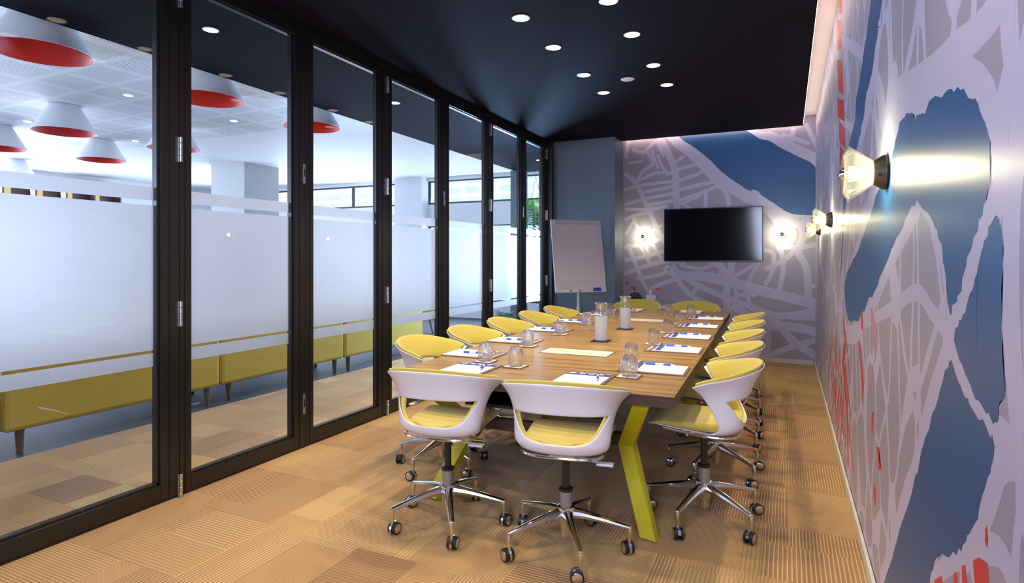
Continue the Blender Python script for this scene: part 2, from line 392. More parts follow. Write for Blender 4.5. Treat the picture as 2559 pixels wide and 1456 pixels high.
# dark ceiling: over the room and the corridor outside the glass
struct('ceiling', MB().box(-4.37, 0.165, -1.3, 7.60, ZC, ZC + 0.05), M['ceil_dark'])
struct('ceiling_corridor', MB().box(-4.37, -2.95, 7.601, 9.6, ZC, ZC + 0.05).box(-4.37, -4.33, -1.3, 9.6, ZC + 0.051, 3.0), M['corr_dark'])
struct('ceiling_cove', MB().box(-2.9, 0.42, 7.45, YB + 0.12, 2.93, 2.98).box(0.0, 0.42, -1.3, 7.449, 2.93, 2.98), M['white_ceil'])
struct('ceiling_lounge', MB().box(-13.5, -4.372, -3.6, 10.3, 3.001, 3.06), M['perf'])
o = MB().box(0.1655, 0.169, -1.2, 7.59, ZC + 0.016, ZC + 0.040).box(-1.95, 0.165, 7.6005, 7.604, ZC + 0.016, ZC + 0.040).build('led_strip', M['led'])
tag(o, 'warm glowing light strip hidden in the ceiling cove along the mural walls', 'light strip')
# column block in the back left corner, with a grey-blue face
struct('wall_column', MB().box(-3.03, -1.985, 7.27, YB + 0.1, 0, ZC - 0.001), M['wall_grey'])
struct('trim_jamb', MB().box(-2.93, -2.815, 7.19, 7.268, 0.001, ZC - 0.002, bev=0.004), M['frame'])
struct('baseboard_back', MB().box(-1.984, 0.275, YB - 0.014, YB - 0.003, 0.001, 0.055, bev=0.002), M['skirt'])
struct('baseboard_right', MB().box(XR - 0.016, XR - 0.003, -1.2, YB - 0.016, 0.001, 0.058, bev=0.002), M['skirt'])
struct('wall_front', MB().box(-2.95, 0.4, -1.32, -1.2, 0, 2.92), M['wall_grey'])

# ---- printed city map on the two mural walls: traced as shapes lying on the wall
class Mural:
    def __init__(s, plane): s.mb = MB(); s.pl = plane; s.k = 0
    def P(s, p): return (on_x(p[0], p[1], XR) if s.pl == 'x' else on_y(p[0], p[1], YB))
    def off(s, v, d): v = v.copy(); v[0 if s.pl == 'x' else 1] -= d; return v
    def poly(s, px, mat, d, smooth=4, rough=0.0, seed=1):
        rnd = random.Random(seed); pts = [s.P(p) for p in px]
        for _ in range(2 if smooth > 2 else (1 if smooth else 0)):
            pts = [q_ for i_ in range(len(pts)) for q_ in (pts[i_].lerp(pts[(i_ + 1) % len(pts)], 0.2), pts[i_].lerp(pts[(i_ + 1) % len(pts)], 0.8))]
        ax = (1, 2) if s.pl == 'x' else (0, 2); q = []
        for p in pts:
            p = s.off(p, d)
            for a in ax: p[a] += rnd.uniform(-rough, rough)
            q.append(p)
        i = s.mb.mi(mat); vs = [s.mb.b.verts.new(p) for p in q]
        f = s.mb.b.faces.new(vs); f.material_index = i; f.smooth = True
        for g in bmesh.ops.triangulate(s.mb.b, faces=[f])['faces']: g.smooth = True
    def road(s, px, w, mat, d=0.0001, closed=False, n=5, jit=0.04, seed=0):
        rnd = random.Random(seed + int(px[0][0] * 7)); pts = catmull([s.P(p) for p in px], n, closed)
        s.k += 1; d += s.k * 5e-6
        nrm = Vector((1, 0, 0)) if s.pl == 'x' else Vector((0, 1, 0)); N = len(pts); L = []; Rr = []
        for i, p in enumerate(pts):
            t = (pts[(i + 1) % N] - pts[i - 1]) if closed else (pts[min(i + 1, N - 1)] - pts[max(i - 1, 0)])
            t.normalize(); b = t.cross(nrm); hw = w / 2 * (1 + rnd.uniform(-jit, jit))
            L.append(s.off(p + b * hw, d)); Rr.append(s.off(p - b * hw, d))
        vs = L + Rr; fs = [(i, (i + 1) % N, N + (i + 1) % N, N + i) for i in range(N if closed else N - 1)]
        s.mb.add(vs, fs, mat, True)
        if not closed:
            for p in (pts[0], pts[-1]):
                cvs = [s.off(p, d)]; 
                for k in range(10):
                    a = 2 * PI * k / 10; e = Vector((0, math.cos(a), math.sin(a))) if s.pl == 'x' else Vector((math.cos(a), 0, math.sin(a)))
                    cvs.append(s.off(p + e * w / 2, d + 2e-6))
                s.mb.add(cvs, [(0, k + 1, (k + 1) % 10 + 1) for k in range(10)], mat)

# right wall
R = Mural('x')
R.mb.box(XR, XR + 0.1, -1.3, YB + 0.1, 0, 2.925, M['m_streets'])
W1 = [(2260, 288), (2282, 276), (2286, 298), (2306, 288), (2325, 255), (2369, 224), (2395, 224), (2436, 250), (2458, 288), (2474, 337), (2479, 409), (2477, 457), (2465, 510), (2445, 560), (2432, 600), (2414, 665), (2400, 723), (2373, 794), (2367, 735), (2359, 640), (2340, 567), (2316, 524), (2294, 502), (2272, 529), (2248, 582), (2227, 625), (2200, 694), (2188, 732), (2167, 753), (2162, 776), (2144, 803), (2123, 803), (2115, 776), (2109, 718), (2118, 676), (2141, 635), (2152, 600), (2171, 553), (2193, 481), (2228, 395), (2236, 365), (2248, 312)]
W2 = [(2491, 536), (2474, 562), (2455, 620), (2440, 690), (2423, 735), (2406, 794), (2388, 823), (2385, 859), (2406, 917), (2435, 988), (2470, 1035), (2492, 1068), (2500, 1010), (2506, 1000), (2514, 985), (2511, 929), (2503, 823), (2503, 747), (2506, 659), (2508, 615), (2498, 553)]
W3 = [(2376, 897), (2394, 947), (2417, 1000), (2447, 1041), (2476, 1082), (2488, 1117), (2482, 1164), (2464, 1217), (2447, 1282), (2423, 1341), (2400, 1376), (2376, 1388), (2344, 1385), (2329, 1423), (2320, 1456), (2300, 1540), (2180, 1540), (2209, 1456), (2235, 1382), (2259, 1282), (2288, 1205), (2306, 1117), (2329, 1035), (2353, 964), (2370, 912)]
W4 = [(2180, -60), (2176, 0), (2169, 72), (2152, 178), (2140, 250), (2138, 298), (2121, 365), (2114, 433), (2109, 486), (2104, 577), (2104, 640), (2100, 700), (2106, 640), (2114, 510), (2123, 457), (2138, 385), (2150, 337), (2160, 288), (2164, 240), (2179, 183), (2186, 135), (2196, 62), (2205, 0), (2214, -60)]
for rd, w in [([(2248, 221), (2325, 178), (2383, 125), (2441, 82), (2503, 0), (2530, -60)], 0.07),
              ([(2225, 380), (2250, 280), (2290, 250), (2350, 200), (2400, 190), (2450, 215), (2480, 280), (2500, 380), (2500, 470), (2478, 540), (2445, 620), (2410, 735), (2380, 810), (2376, 860)], 0.075),
              ([(2376, 850), (2400, 930), (2440, 1010), (2492, 1082), (2506, 1140), (2490, 1220), (2462, 1300), (2420, 1375), (2370, 1410), (2330, 1450)], 0.045),
              ([(2376, 850), (2358, 910), (2328, 1000), (2306, 1090), (2288, 1170), (2260, 1250), (2236, 1350), (2204, 1450)], 0.07),
              ([(2600, 60), (2570, 200), (2548, 330), (2532, 480), (2526, 620), (2526, 760), (2532, 900), (2545, 1040), (2560, 1160), (2600, 1400)], 0.075),
              ([(2500, 330), (2530, 250), (2559, 130), (2590, 0)], 0.05),
              ([(2294, 500), (2265, 560), (2225, 640), (2195, 720), (2160, 790), (2140, 830), (2115, 830), (2103, 770), (2104, 690)], 0.10),
              ([(2294, 495), (2325, 540), (2350, 610), (2366, 720), (2374, 800)], 0.045),
              ([(2186, -40), (2188, 60), (2172, 200), (2150, 300), (2132, 400), (2112, 520)], 0.30),
              ([(2232, 240), (2210, 400), (2180, 520), (2150, 640), (2128, 700)], 0.22),
              ([(2100, 850), (2160, 810), (2230, 770), (2290, 730), (2330, 780), (2370, 830)], 0.045),
              ([(2440, 1300), (2490, 1180), (2530, 1150), (2600, 1180)], 0.06), ([(2400, 1400), (2480, 1370), (2520, 1420), (2540, 1500)], 0.05),
              ([(2092, 90), (2120, 110), (2165, 140)], 0.06), ([(2092, 260), (2110, 300), (2135, 330)], 0.05), ([(2390, -60), (2383, 125)], 0.035), ([(2440, -60), (2430, 90)], 0.035), ([(2530, -60), (2520, 120), (2540, 250)], 0.05)]:
    R.road(rd, w, M['m_road'])
for i, (w, rg) in enumerate([(W1, .008), (W2, .005), (W3, .007), (W4, .012)]): R.poly(w, M['m_sea'], 0.00025, 4, rg, i)
for pl in [[(2097, -20), (2105, -20), (2105, 36), (2098, 34)], [(2094, 50), (2103, 52), (2104, 120), (2093, 128)], [(2092, 150), (2104, 150), (2109, 235), (2096, 230)], [(2093, 245), (2109, 250), (2112, 305), (2094, 292)], [(2096, 300), (2112, 320), (2113, 372), (2098, 352)], [(2099, 362), (2112, 382), (2109, 428), (2099, 412)], [(2100, 425), (2106, 432), (2101, 500)],
           [(2463, 1322), (2467, 1310), (2471, 1345), (2468, 1372), (2462, 1352)], [(2432, 1400), (2448, 1392), (2470, 1408), (2474, 1500), (2440, 1500)], [(2404, 1414), (2413, 1410), (2424, 1500), (2406, 1500)], [(2384, 1432), (2392, 1428), (2398, 1500), (2384, 1500)], [(2336, 1448), (2354, 1438), (2366, 1500), (2330, 1500)],
           [(2192, 1116), (2197, 1116), (2198, 1150), (2203, 1172), (2196, 1174)], [(2184, 1205), (2190, 1220), (2188, 1268), (2183, 1240)], [(2180, 1028), (2184, 1030), (2181, 1090), (2178, 1060)], [(2151, 786), (2157, 784), (2158, 830), (2153, 820)], [(2146, 850), (2150, 850), (2159, 960), (2158, 1030), (2154, 960)]]:
    R.poly(pl, M['m_red'], 0.0003, 0)
for pl in [[(2176, 760), (2187, 790), (2187, 850), (2189, 894), (2180, 850)], [(2176, 910), (2180, 912), (2184, 970), (2180, 965)], [(2176, 1100), (2180, 1080), (2178, 1150), (2174, 1150)]]:
    R.poly(pl, M['m_pink'], 0.0003, 3)
rr = random.Random(5)
for k in range(34):   # tangle of red streets low on the wall towards the back
    u0 = rr.uniform(2078, 2116); v0 = rr.uniform(820, 1080); L = rr.uniform(60, 150); sl = rr.choice((-1, 1)) * rr.uniform(0.03, 0.12)
    u1 = u0 + sl * L
    lim = 905 + (u0 - 2045) * 3.9
    if v0 + L > lim: v0 = lim - L - 5
    R.road([(u0, v0), ((u0 + u1) / 2 + rr.uniform(-1.5, 1.5), v0 + L / 2), (u1, v0 + L)], 0.024, M['m_red'], 0.0003)
R.road([(2108, 800), (2113, 860), (2107, 900), (2115, 980), (2118, 1050), (2120, 1150)], 0.07, M['m_red'], 0.0003)
wall_r = struct('wall_right', R.mb)
wall_r['label'] = 'mural wall printed with a pale lilac street map, blue water and red streets'

# back wall
K = lambda L: [(1340 + a / 2.4263, 300 + b / 2.4263) for a, b in L]
B = Mural('y')
B.mb.box(-1.985, 0.42, YB, YB + 0.1, 0, 2.925, M['m_land'])
B.mb.box(-2.4, -1.986, YB, YB + 0.1, ZC, 2.925, M['m_land'])
sea = K([(800, 30), (880, 115), (960, 165), (1045, 232), (1078, 258), (1120, 310), (1200, 370), (1300, 435), (1310, 420), (1350, 430), (1365, 455), (1450, 510), (1540, 570), (1640, 576), (1712, 577), (1712, 278), (1560, 205), (1470, 160), (1420, 125), (1360, 115), (1290, 70), (1200, 30), (1000, 0)])
shore = K([(800, 40), (870, 120), (960, 185), (1060, 275), (1120, 330), (1200, 395), (1300, 455), (1380, 490), (1450, 530), (1540, 592), (1640, 600), (1712, 600)])
B.road(shore, 0.20, M['m_road'])
B.road(K([(1190, 20), (1290, 75), (1360, 105), (1430, 110), (1500, 150), (1712, 250)]), 0.15, M['m_road'])
for rd, w in [([(745, 90), (820, 240), (845, 330), (850, 450), (855, 560)], .085), ([(840, 95), (930, 210), (1000, 280), (1090, 375), (1150, 440), (1168, 500), (1160, 560)], .055), ([(850, 250), (895, 220)], .04), ([(848, 300), (975, 268)], .045),
    ([(850, 372), (960, 335), (1030, 300)], .045), ([(850, 425), (1085, 372)], .05), ([(860, 490), (1030, 430), (1105, 395)], .045), ([(905, 500), (1000, 452)], .04), ([(1030, 430), (1028, 530)], .045), ([(870, 495), (940, 540)], .04),
    ([(590, 180), (650, 195), (690, 160), (730, 130), (760, 185), (770, 215)], .045), ([(680, 200), (712, 255), (690, 280), (650, 310), (610, 370)], .045), ([(740, 215), (760, 270), (800, 330)], .045), ([(705, 190), (740, 290)], .035), ([(545, 330), (600, 375), (640, 450), (690, 560), (735, 660), (780, 740)], .06),
    ([(610, 375), (730, 320), (835, 325)], .04), ([(625, 395), (840, 370)], .04), ([(545, 420), (615, 400)], .04), ([(640, 440), (848, 398)], .04), ([(655, 478), (848, 440)], .04), ([(545, 510), (660, 478)], .045), ([(672, 515), (850, 485)], .04), ([(545, 540), (690, 540), (790, 520)], .045),
    ([(545, 600), (620, 570), (700, 560)], .045), ([(590, 600), (640, 700), (690, 830)], .04), ([(545, 690), (600, 600)], .04), ([(650, 700), (760, 640)], .04), ([(545, 770), (700, 740), (800, 700)], .05), ([(690, 560), (760, 700), (830, 860), (850, 950)], .05), ([(560, 760), (600, 860), (640, 960), (700, 1080)], .055),
    ([(630, 760), (690, 870)], .04), ([(700, 740), (760, 840)], .045), ([(545, 850), (640, 830), (800, 790)], .05), ([(545, 930), (680, 880), (800, 855), (900, 860)], .055), ([(620, 960), (740, 940), (830, 905)], .05), ([(700, 1015), (780, 985), (850, 960)], .05),
    ([(800, 905), (900, 945), (1000, 945), (1130, 970), (1250, 1000), (1400, 1042), (1560, 1080), (1712, 1120)], .12), ([(850, 960), (940, 1060), (1080, 1130), (1200, 1190)], .06), ([(920, 965), (1000, 1010), (1150, 1075), (1300, 1130), (1450, 1180), (1712, 1200)], .07), ([(940, 1060), (990, 1000)], .045),
    ([(1190, 850), (1175, 950), (1155, 1050), (1165, 1160), (1180, 1260)], .085), ([(1100, 850), (1175, 960)], .07), ([(1175, 960), (1260, 915), (1330, 870)], .05), ([(1330, 780), (1345, 870), (1310, 930), (1290, 980)], .045), ([(1395, 790), (1440, 815), (1432, 920), (1395, 990)], .05), ([(1470, 740), (1500, 860), (1490, 960), (1470, 1050)], .06), ([(1400, 900), (1500, 850), (1600, 760)], .06),
    ([(1380, 540), (1440, 600), (1500, 700), (1470, 780)], .05), ([(1500, 620), (1620, 640), (1712, 620)], .07), ([(1600, 600), (1620, 700), (1590, 800), (1640, 900), (1650, 1090)], .08), ([(1480, 770), (1600, 770), (1712, 750)], .06), ([(1210, 1000), (1215, 1100)], .045), ([(1270, 1020), (1300, 1130)], .04), ([(1215, 1060), (1330, 1060)], .04),
    ([(1060, 870), (1120, 900), (1100, 960)], .04), ([(880, 880), (1000, 900), (1080, 870)], .045), ([(1180, 1120), (1350, 1230), (1400, 1320), (1380, 1440)], .10), ([(1380, 1190), (1560, 1180), (1712, 1150)], .08), ([(1300, 1130), (1460, 1230), (1560, 1340), (1712, 1440)], .09), ([(1712, 1330), (1560, 1370), (1430, 1420), (1300, 1490)], .07), ([(1200, 1300), (1400, 1250), (1600, 1260), (1712, 1290)], .11),
    ([(700, 1080), (800, 1180), (900, 1300)], .08), ([(1000, 1120), (950, 1250), (1000, 1400)], .08), ([(1650, 1010), (1712, 1000)], .05), ([(1560, 60), (1530, 160)], .06), ([(1500, 90), (1650, 140)], .05), ([(1640, 30), (1712, 180)], .05), ([(560, 120), (545, 220)], .05), ([(570, 260), (640, 250)], .03)]:
    B.road(K(rd), w, M['m_road'])
B.poly(sea, M['m_sea'], 0.0006, 3, 0.003)
Z7 = lambda L: [(1520 + a / 10.4, 680 + b / 10.4) for a, b in L]
B.poly(Z7([(455, 260), (500, 255), (570, 295), (500, 310), (455, 330)]), M['m_red'], 0.0007, 2)
B.poly(Z7([(570, 395), (640, 362), (710, 390), (680, 420), (715, 500), (650, 440)]), M['m_red'], 0.0007, 2)
B.poly(Z7([(1080, 480), (1250, 415), (1385, 460), (1360, 490), (1560, 600), (1620, 700), (1480, 620), (1320, 520), (1180, 500)]), M['m_pink'], 0.0007, 2)
B.poly(Z7([(1220, 425), (1300, 415), (1385, 460), (1340, 480)]), M['m_red'], 0.0008, 2)
wall_b = struct('wall_back', B.mb)
wall_b['label'] = 'back wall mural of lilac city blocks with white streets and a blue bay'

# ================================================================== FOLDING GLASS DOORS
seams = [-1.518, -0.63, 0.255, 1.14, 2.025, 2.915, 3.778, 4.66, 5.573, 6.46, 7.18]
FX0, FX1 = XL - 0.055, XL          # frame depth, face towards the room
GX = XL - 0.035
for i in range(len(seams) - 1):
    y0, y1 = seams[i] + 0.0015, seams[i + 1] - 0.0015
    if i == 0: y0 = -1.195
    root = bpy.data.objects.new('door_%d' % (i + 1), None); COL.objects.link(root); root.location = (XL, (y0 + y1) / 2, 0)
    root['kind'] = 'structure'
    ym = (y0 + y1) / 2; a, b = y0 - ym, y1 - ym
    gl, gr, zb, zt = a + 0.068, b - 0.10, 0.095, 2.70
    fr = MB()
    fr.box(-0.055, 0, a, gl, 0.012, 2.765, bev=0.003); fr.box(-0.055, 0, gr, b, 0.012, 2.765, bev=0.003)
    fr.box(-0.055, 0, gl, gr, 0.012, zb, bev=0.003); fr.box(-0.055, 0, gl, gr, zt, 2.765, bev=0.003)
    fr.box(-0.046, -0.012, gl, gl + 0.006, zb, zt); fr.box(-0.046, -0.012, gr - 0.014, gr, zb, zt)
    fr.box(-0.046, -0.012, gl, gr, zb, zb + 0.012); fr.box(-0.046, -0.012, gl, gr, zt - 0.008, zt)
    fr.box(0, 0.004, b - 0.055, b - 0.050, 0.02, 2.75); fr.box(0, 0.004, a + 0.03, a + 0.034, 0.02, 2.75)
    fr.build('door_frame', M['frame'], root)
    MB().box(-0.034, -0.028, gl + 0.004, gr - 0.012, zb + 0.01, zt - 0.006).build('glass_pane', M['pane'], root)
    ff = MB()
    for z0, z1 in ((0.700, 0.768), (0.783, 1.520), (1.545, 1.612)):
        ff.add([(-0.0365, gl + 0.006, z0), (-0.0365, gr - 0.014, z0), (-0.0365, gr - 0.014, z1), (-0.0365, gl + 0.006, z1)], [(0, 1, 2, 3)])
    ff.build('frosted_film', M['frost'], root, recalc=False)
    if i % 2 == 1 and i < 10:   # hinges on the far edge, locks on the others
        for hz in (0.055, 0.96, 1.82, 2.63):
            h = MB()
            for k in range(4): h.lathe([(0.008, 0.0015), (0.0095, 0.003), (0.0095, 0.0315), (0.008, 0.033)], 12, (0.013, b, hz - 0.066 + k * 0.033))
            h.box(0, 0.008, b - 0.012, b - 0.001, hz - 0.066, hz + 0.066)
            h.build('hinge', M['steel'], root)
    elif i < 10:
        for hz in (0.29, 1.81):
            h = MB(); h.box(0, 0.006, b - 0.028, b - 0.006, hz - 0.065, hz + 0.065, M['steel'], bev=0.002); h.box(0.006, 0.008, b - 0.021, b - 0.013, hz - 0.02, hz + 0.03, M['black'])
            h.build('flush_bolt', None, root)
struct('trim_track', MB().box(XL - 0.06, XL + 0.012, -1.2, 7.188, 2.767, 2.782).box(XL - 0.052, XL + 0.004, -1.2, 7.188, 2.782, ZC - 0.001), M['frame'])
struct('trim_threshold', MB().box(XL - 0.05, XL - 0.004, -1.2, 7.188, 0.0005, 0.010), M['black'])

# ================================================================== LIGHTS OF THE ROOM
def make_downlight(glow, label, r=0.052):
    t = thing('ceiling_downlight', label, 'ceiling light')
    MB().lathe([(r, -0.001), (r + 0.007, -0.001), (r + 0.008, -0.004), (r, -0.006)], 28, closed=True).build('trim_ring', M['steel'] if glow == 'dl' else M['lamp_white'], t)
    MB().lathe([(0, -0.003), (r, -0.003), (r, -0.001), (0, -0.001)], 28).build('lit_lens', M[glow], t)
    return t
ords = ['nearest', 'second nearest', 'third from the near end', 'fourth from the near end', 'second farthest', 'farthest']
proto = None
WARM = (1.0, 0.80, 0.56)
for row, x in (('left', -1.55), ('right', -0.97)):
    for k, y in enumerate((2.16, 2.74, 3.42, 4.0, 4.71, 5.29)):
        lb = 'warm recessed downlight in the dark ceiling, %s in the %s row' % (ords[k], row)
        if proto is None: t = proto = make_downlight('dl', lb)
        else: t = dup(proto)
        t.location = (x, y, ZC - 0.0005); tag(t, lb, 'ceiling light', 'downlights over the meeting table')
        light('downlight_beam', 'SPOT', (x, y, ZC - 0.02), 54, WARM, 0.035, target=(x, y, 0), cone=math.radians(105), blend=0.7)
for k, y in enumerate((0.2, 1.3)):
    for x in (-2.2, -0.45):
        pass
# downlights near the mural wall give the pools of light on the carpet
for k, (x, y) in enumerate(((-2.25, 0.5), (-0.3, 1.0), (-2.25, 1.6))):
    t = dup(proto); t.location = (x, y, ZC - 0.0005); tag(t, 'warm recessed downlight nearest the camera, %s' % ('by the glass doors', 'by the mural wall', 'left of the table end')[k], 'ceiling light', 'downlights over the near floor')
    light('downlight_beam', 'SPOT', (x, y, ZC - 0.02), 62, WARM, 0.035, target=(x, y, 0), cone=math.radians(110), blend=0.7)
s = MB().lathe([(0, -0.006), (0.045, -0.006), (0.056, -0.003), (0.058, -0.0005), (0, -0.0005)], 28, mat=M['lamp_white']).lathe([(0, -0.009), (0.006, -0.009), (0.006, -0.006)], 10, mat=M['black'])
o = s.build('smoke_detector', None); o.location = (-1.25, 4.99, ZC - 0.0005); tag(o, 'flat white ceiling sensor disc between the two rows of downlights', 'smoke detector')
pw = None
for k, y in enumerate((2.70, 4.75, 6.75, 8.48)):
    lb = 'white downlight in the dark corridor ceiling outside, %s' % ('nearest', 'second nearest', 'third nearest', 'farthest')[k]
    if pw is None: pw = t = make_downlight('dlw', lb, 0.045)
    else: t = dup(pw)
    t.location = (-3.53, y, ZC - 0.0005); tag(t, lb, 'ceiling light', 'corridor downlights')
    light('corridor_downlight_beam', 'SPOT', (-3.53, y, ZC - 0.03), 110, (1.0, 0.86, 0.66), 0.03, target=(-3.53, y, 0), cone=math.radians(110), blend=0.7)
for k, (x, y) in enumerate(((-6.39, 3.9), (-6.37, 5.2), (-8.78, 4.1), (-8.78, 5.46), (-11.2, 5.68), (-10.4, 7.8), (-6.4, 2.6), (-7.2, 7.0))):
    t = dup(pw); t.location = (x, y, 3.0); t.name = 'ceiling_downlight'
    tag(t, 'white downlight in the lounge ceiling, %s' % ('between the two nearest cone lamps', 'left of the far big cone lamp', 'beside the small cone lamp at left', 'between the small middle cones', 'above the smallest cone lamp', 'left of the square column', 'beside the biggest cone lamp', 'on the plain ceiling past the column')[k], 'ceiling light', 'lounge downlights')

# sconces
def make_sconce():
    t = thing('wall_sconce', 'x', 'wall lamp')     # axis along local +X, away from the wall
    A = rot('Y', PI / 2)
    MB().lathe([(0, 0.0005), (0.056, 0.0005), (0.058, 0.006), (0.056, 0.012), (0.040, 0.036), (0.038, 0.040), (0, 0.040)], 36, M4=A).build('mounting_cup', M['bronze'], t)
    MB().lathe([(0, -0.004), (0.0055, -0.004), (0.0055, 0.002), (0, 0.002)], 14, M4=tr(0.024, 0.0475, -0.012) @ rot('X', -PI / 2) @ rot('Y', 0.5)).build('screw', M['black'], t)
    prof = []; N = 11
    for i in range(N):
        f = i / (N - 1); r = 0.040 + 0.050 * f; z = 0.038 + 0.066 * f
        prof += [(r, z), (r + 0.0035, z + 0.0045)]
    prof += [(0.078, 0.118), (0.064, 0.127), (0.060, 0.127), (0.072, 0.116)]
    prof += [(0.083 - 0.047 * i / 6, 0.106 - 0.064 * i / 6) for i in range(7)]
    MB().lathe(prof, 48, M4=A, closed=True).build('glass_shade', M['shade'], t)
    MB().lathe([(0.012, 0.040), (0.014, 0.06), (0.022, 0.082), (0.026, 0.100), (0.0262, 0.110)], 24, M4=A).build('bulb', M['bulb'], t)
    MB().lathe([(0.0266, 0.110), (0.025, 0.120), (0.019, 0.130), (0.010, 0.136), (0, 0.1375)], 24, M4=A).build('silvered_cap', M['mirror'], t)
    return t
sc0 = None
for k, (x, y, rz, lb) in enumerate(((XR, 2.27, PI, 'ribbed glass cone wall lamp, the largest, on the mural wall at right'), (XR, 4.88, PI, 'ribbed glass cone wall lamp in the middle of the long mural wall'), (XR, 6.55, PI, 'ribbed glass cone wall lamp on the long mural wall, nearest the corner'),
                                   (-1.700, YB, -PI / 2, 'round ribbed glass wall lamp left of the television'), (-0.058, YB, -PI / 2, 'round ribbed glass wall lamp right of the television'))):
    if sc0 is None: t = sc0 = make_sconce()
    else: t = dup(sc0)
    n = Vector((math.cos(rz), math.sin(rz), 0))
    t.location = Vector((x, y, 1.535)) + n * 0.002; t.rotation_euler = (0, 0, rz); tag(t, lb, 'wall lamp', 'ribbed glass wall lamps')
    light('sconce_glow', 'POINT', Vector((x, y, 1.535)) + n * 0.086, 9.0, (1.0, 0.88, 0.60), 0.017)

# ================================================================== MEETING TABLES
TA = 0.029; TC = Vector((-0.4175, 2.4307, 0)); TZ = 0.6837; KS = 1.1104
def tl(lx, ly, z=0): return TC + rot('Z', TA).to_3x3() @ Vector((lx, ly, 0)) + Vector((0, 0, z))
def swept(mb, pts, w, d, side):
    """flat bar bent along pts, w wide along `side`, d thick"""
    pts = [Vector(p) for p in pts]; side = Vector(side).normalized(); vs = []
    for i, p in enumerate(pts):
        t = (pts[min(i + 1, len(pts) - 1)] - pts[max(i - 1, 0)]).normalized(); nn = t.cross(side).normalized()
        vs += [p + side * w / 2 + nn * d / 2, p - side * w / 2 + nn * d / 2, p - side * w / 2 - nn * d / 2, p + side * w / 2 - nn * d / 2]
    n = len(pts); fs = [(0, 1, 2, 3), tuple(4 * (n - 1) + k for k in (3, 2, 1, 0))]
    for i in range(n - 1): fs += [(4 * i + k, 4 * i + (k + 1) % 4, 4 * (i + 1) + (k + 1) % 4, 4 * (i + 1) + k) for k in range(4)]
    return mb.add(vs, fs)
def make_table(x0, y0, y1, label):
    t = thing('meeting_table', label, 'table', tl(x0 - 0.6885, (y0 + y1) / 2), TA, 'the two meeting tables pushed end to end')
    L = (y1 - y0) / 2; W = 0.6885
    MB().box(-W, W, -L, L, TZ - 0.0015, TZ, M['wood']).box(-W + 0.0005, W - 0.0005, -L + 0.0005, L - 0.0005, TZ - 0.048, TZ - 0.002, M['wood_edge'], bev=0.001).build('tabletop', None, t)
    for sx in (1, -1):
        for sy in (-1, 1):
            m = MB()
            swept(m, [(sx * (W - 0.14), sy * (L - 0.04), TZ - 0.049), (sx * (W - 0.27), sy * (L - 0.36), 0.36), (sx * (W - 0.13), sy * (L - 0.18), 0.0)], 0.075, 0.050, (1, sy * 0.25, 0))
            m.build('leg', M['legp'], t)
    for sy in (-1, 1): MB().box(-W + 0.30, W - 0.30, sy * (L - 0.37) - 0.02, sy * (L - 0.37) + 0.02, 0.345, 0.405, bev=0.002).build('crossbar', M['wood_edge'], t)
    MB().box(-0.36, 0.36, -L + 0.16, L - 0.16, 0.515, 0.53).box(-0.36, -0.35, -L + 0.16, L - 0.16, 0.53, TZ - 0.049).box(0.35, 0.36, -L + 0.16, L - 0.16, 0.53, TZ - 0.049).build('cable_tray', M['black'], t)
    f = MB().box(-0.225, 0.195, -0.17, 0.03, TZ + 0.0002, TZ + 0.0012, M['black']); f.box(-0.221, 0.191, -0.166, -0.073, TZ + 0.0006, TZ + 0.002, M['skirt']); f.box(-0.221, 0.191, -0.067, 0.026, TZ + 0.0006, TZ + 0.002, M['skirt'])
    p = f.build('cable_flap', None, t); p.location = (0, 0 if y0 < 1 else -0.05, 0); p['label'] = 'cream cable port flap'
    return t
make_table(0.0, 0.0, 2.023, 'walnut meeting table on lime yellow angled legs, the near one of the pair')
make_table(-0.008, 2.030, 4.108, 'walnut meeting table on lime yellow angled legs, the far one towards the television')

# ================================================================== CHAIRS
LV = [(0.00, .150, .125, -.020, .449, .449), (0.08, .178, .160, -.045, .456, .455), (0.20, .196, .186, -.082, .492, .484), (0.40, .203, .196, -.064, .56, .540), (0.60, .213, .207, -.032, .63, .600),
      (0.80, .235, .228, 0.000, .688, .652), (0.92, .262, .252, .024, .734, .684), (1.00, .284, .273, .036, .768, .700)]
def lev(s):
    for i in range(len(LV) - 1):
        if s <= LV[i + 1][0] or i == len(LV) - 2:
            a, b = LV[i], LV[i + 1]; f = (s - a[0]) / (b[0] - a[0])
            p = LV[max(i - 1, 0)]; q = LV[min(i + 2, len(LV) - 1)]; out = []
            for k in range(1, 6):
                m0 = (b[k] - p[k]) / max(1e-6, b[0] - p[0]) * (b[0] - a[0]) if i > 0 else b[k] - a[k]
                m1 = (q[k] - a[k]) / max(1e-6, q[0] - a[0]) * (b[0] - a[0]) if i < len(LV) - 2 else b[k] - a[k]
                h = f; out.append((2 * h ** 3 - 3 * h * h + 1) * a[k] + (h ** 3 - 2 * h * h + h) * m0 + (-2 * h ** 3 + 3 * h * h) * b[k] + (h ** 3 - h * h) * m1)
            return out
def spt(th, s, off=0.0):
    """point on the chair shell: th 0 = back centre, +-90deg = arm ends; local +Y is forward"""
    w, bk, yc, zb, zs = lev(min(max(s, 0), 1))
    w -= off; bk -= off
    c, sn = math.cos(th), math.sin(th); e = 0.86
    x = w * math.copysign(abs(sn) ** e, sn); y = yc - (bk + yc) * (abs(c) ** e) * (1 if c > 0 else -1)
    # round off the arm tip
    k = max(0.0, (abs(th) - 1.30) / 0.27); z = zs + (zb - zs) * max(c, 0) ** 1.1 - 0.016 * k * k * max(0, s - 0.75) / 0.25
    return Vector((x, y, z))
THM, THH = 1.57, 1.16
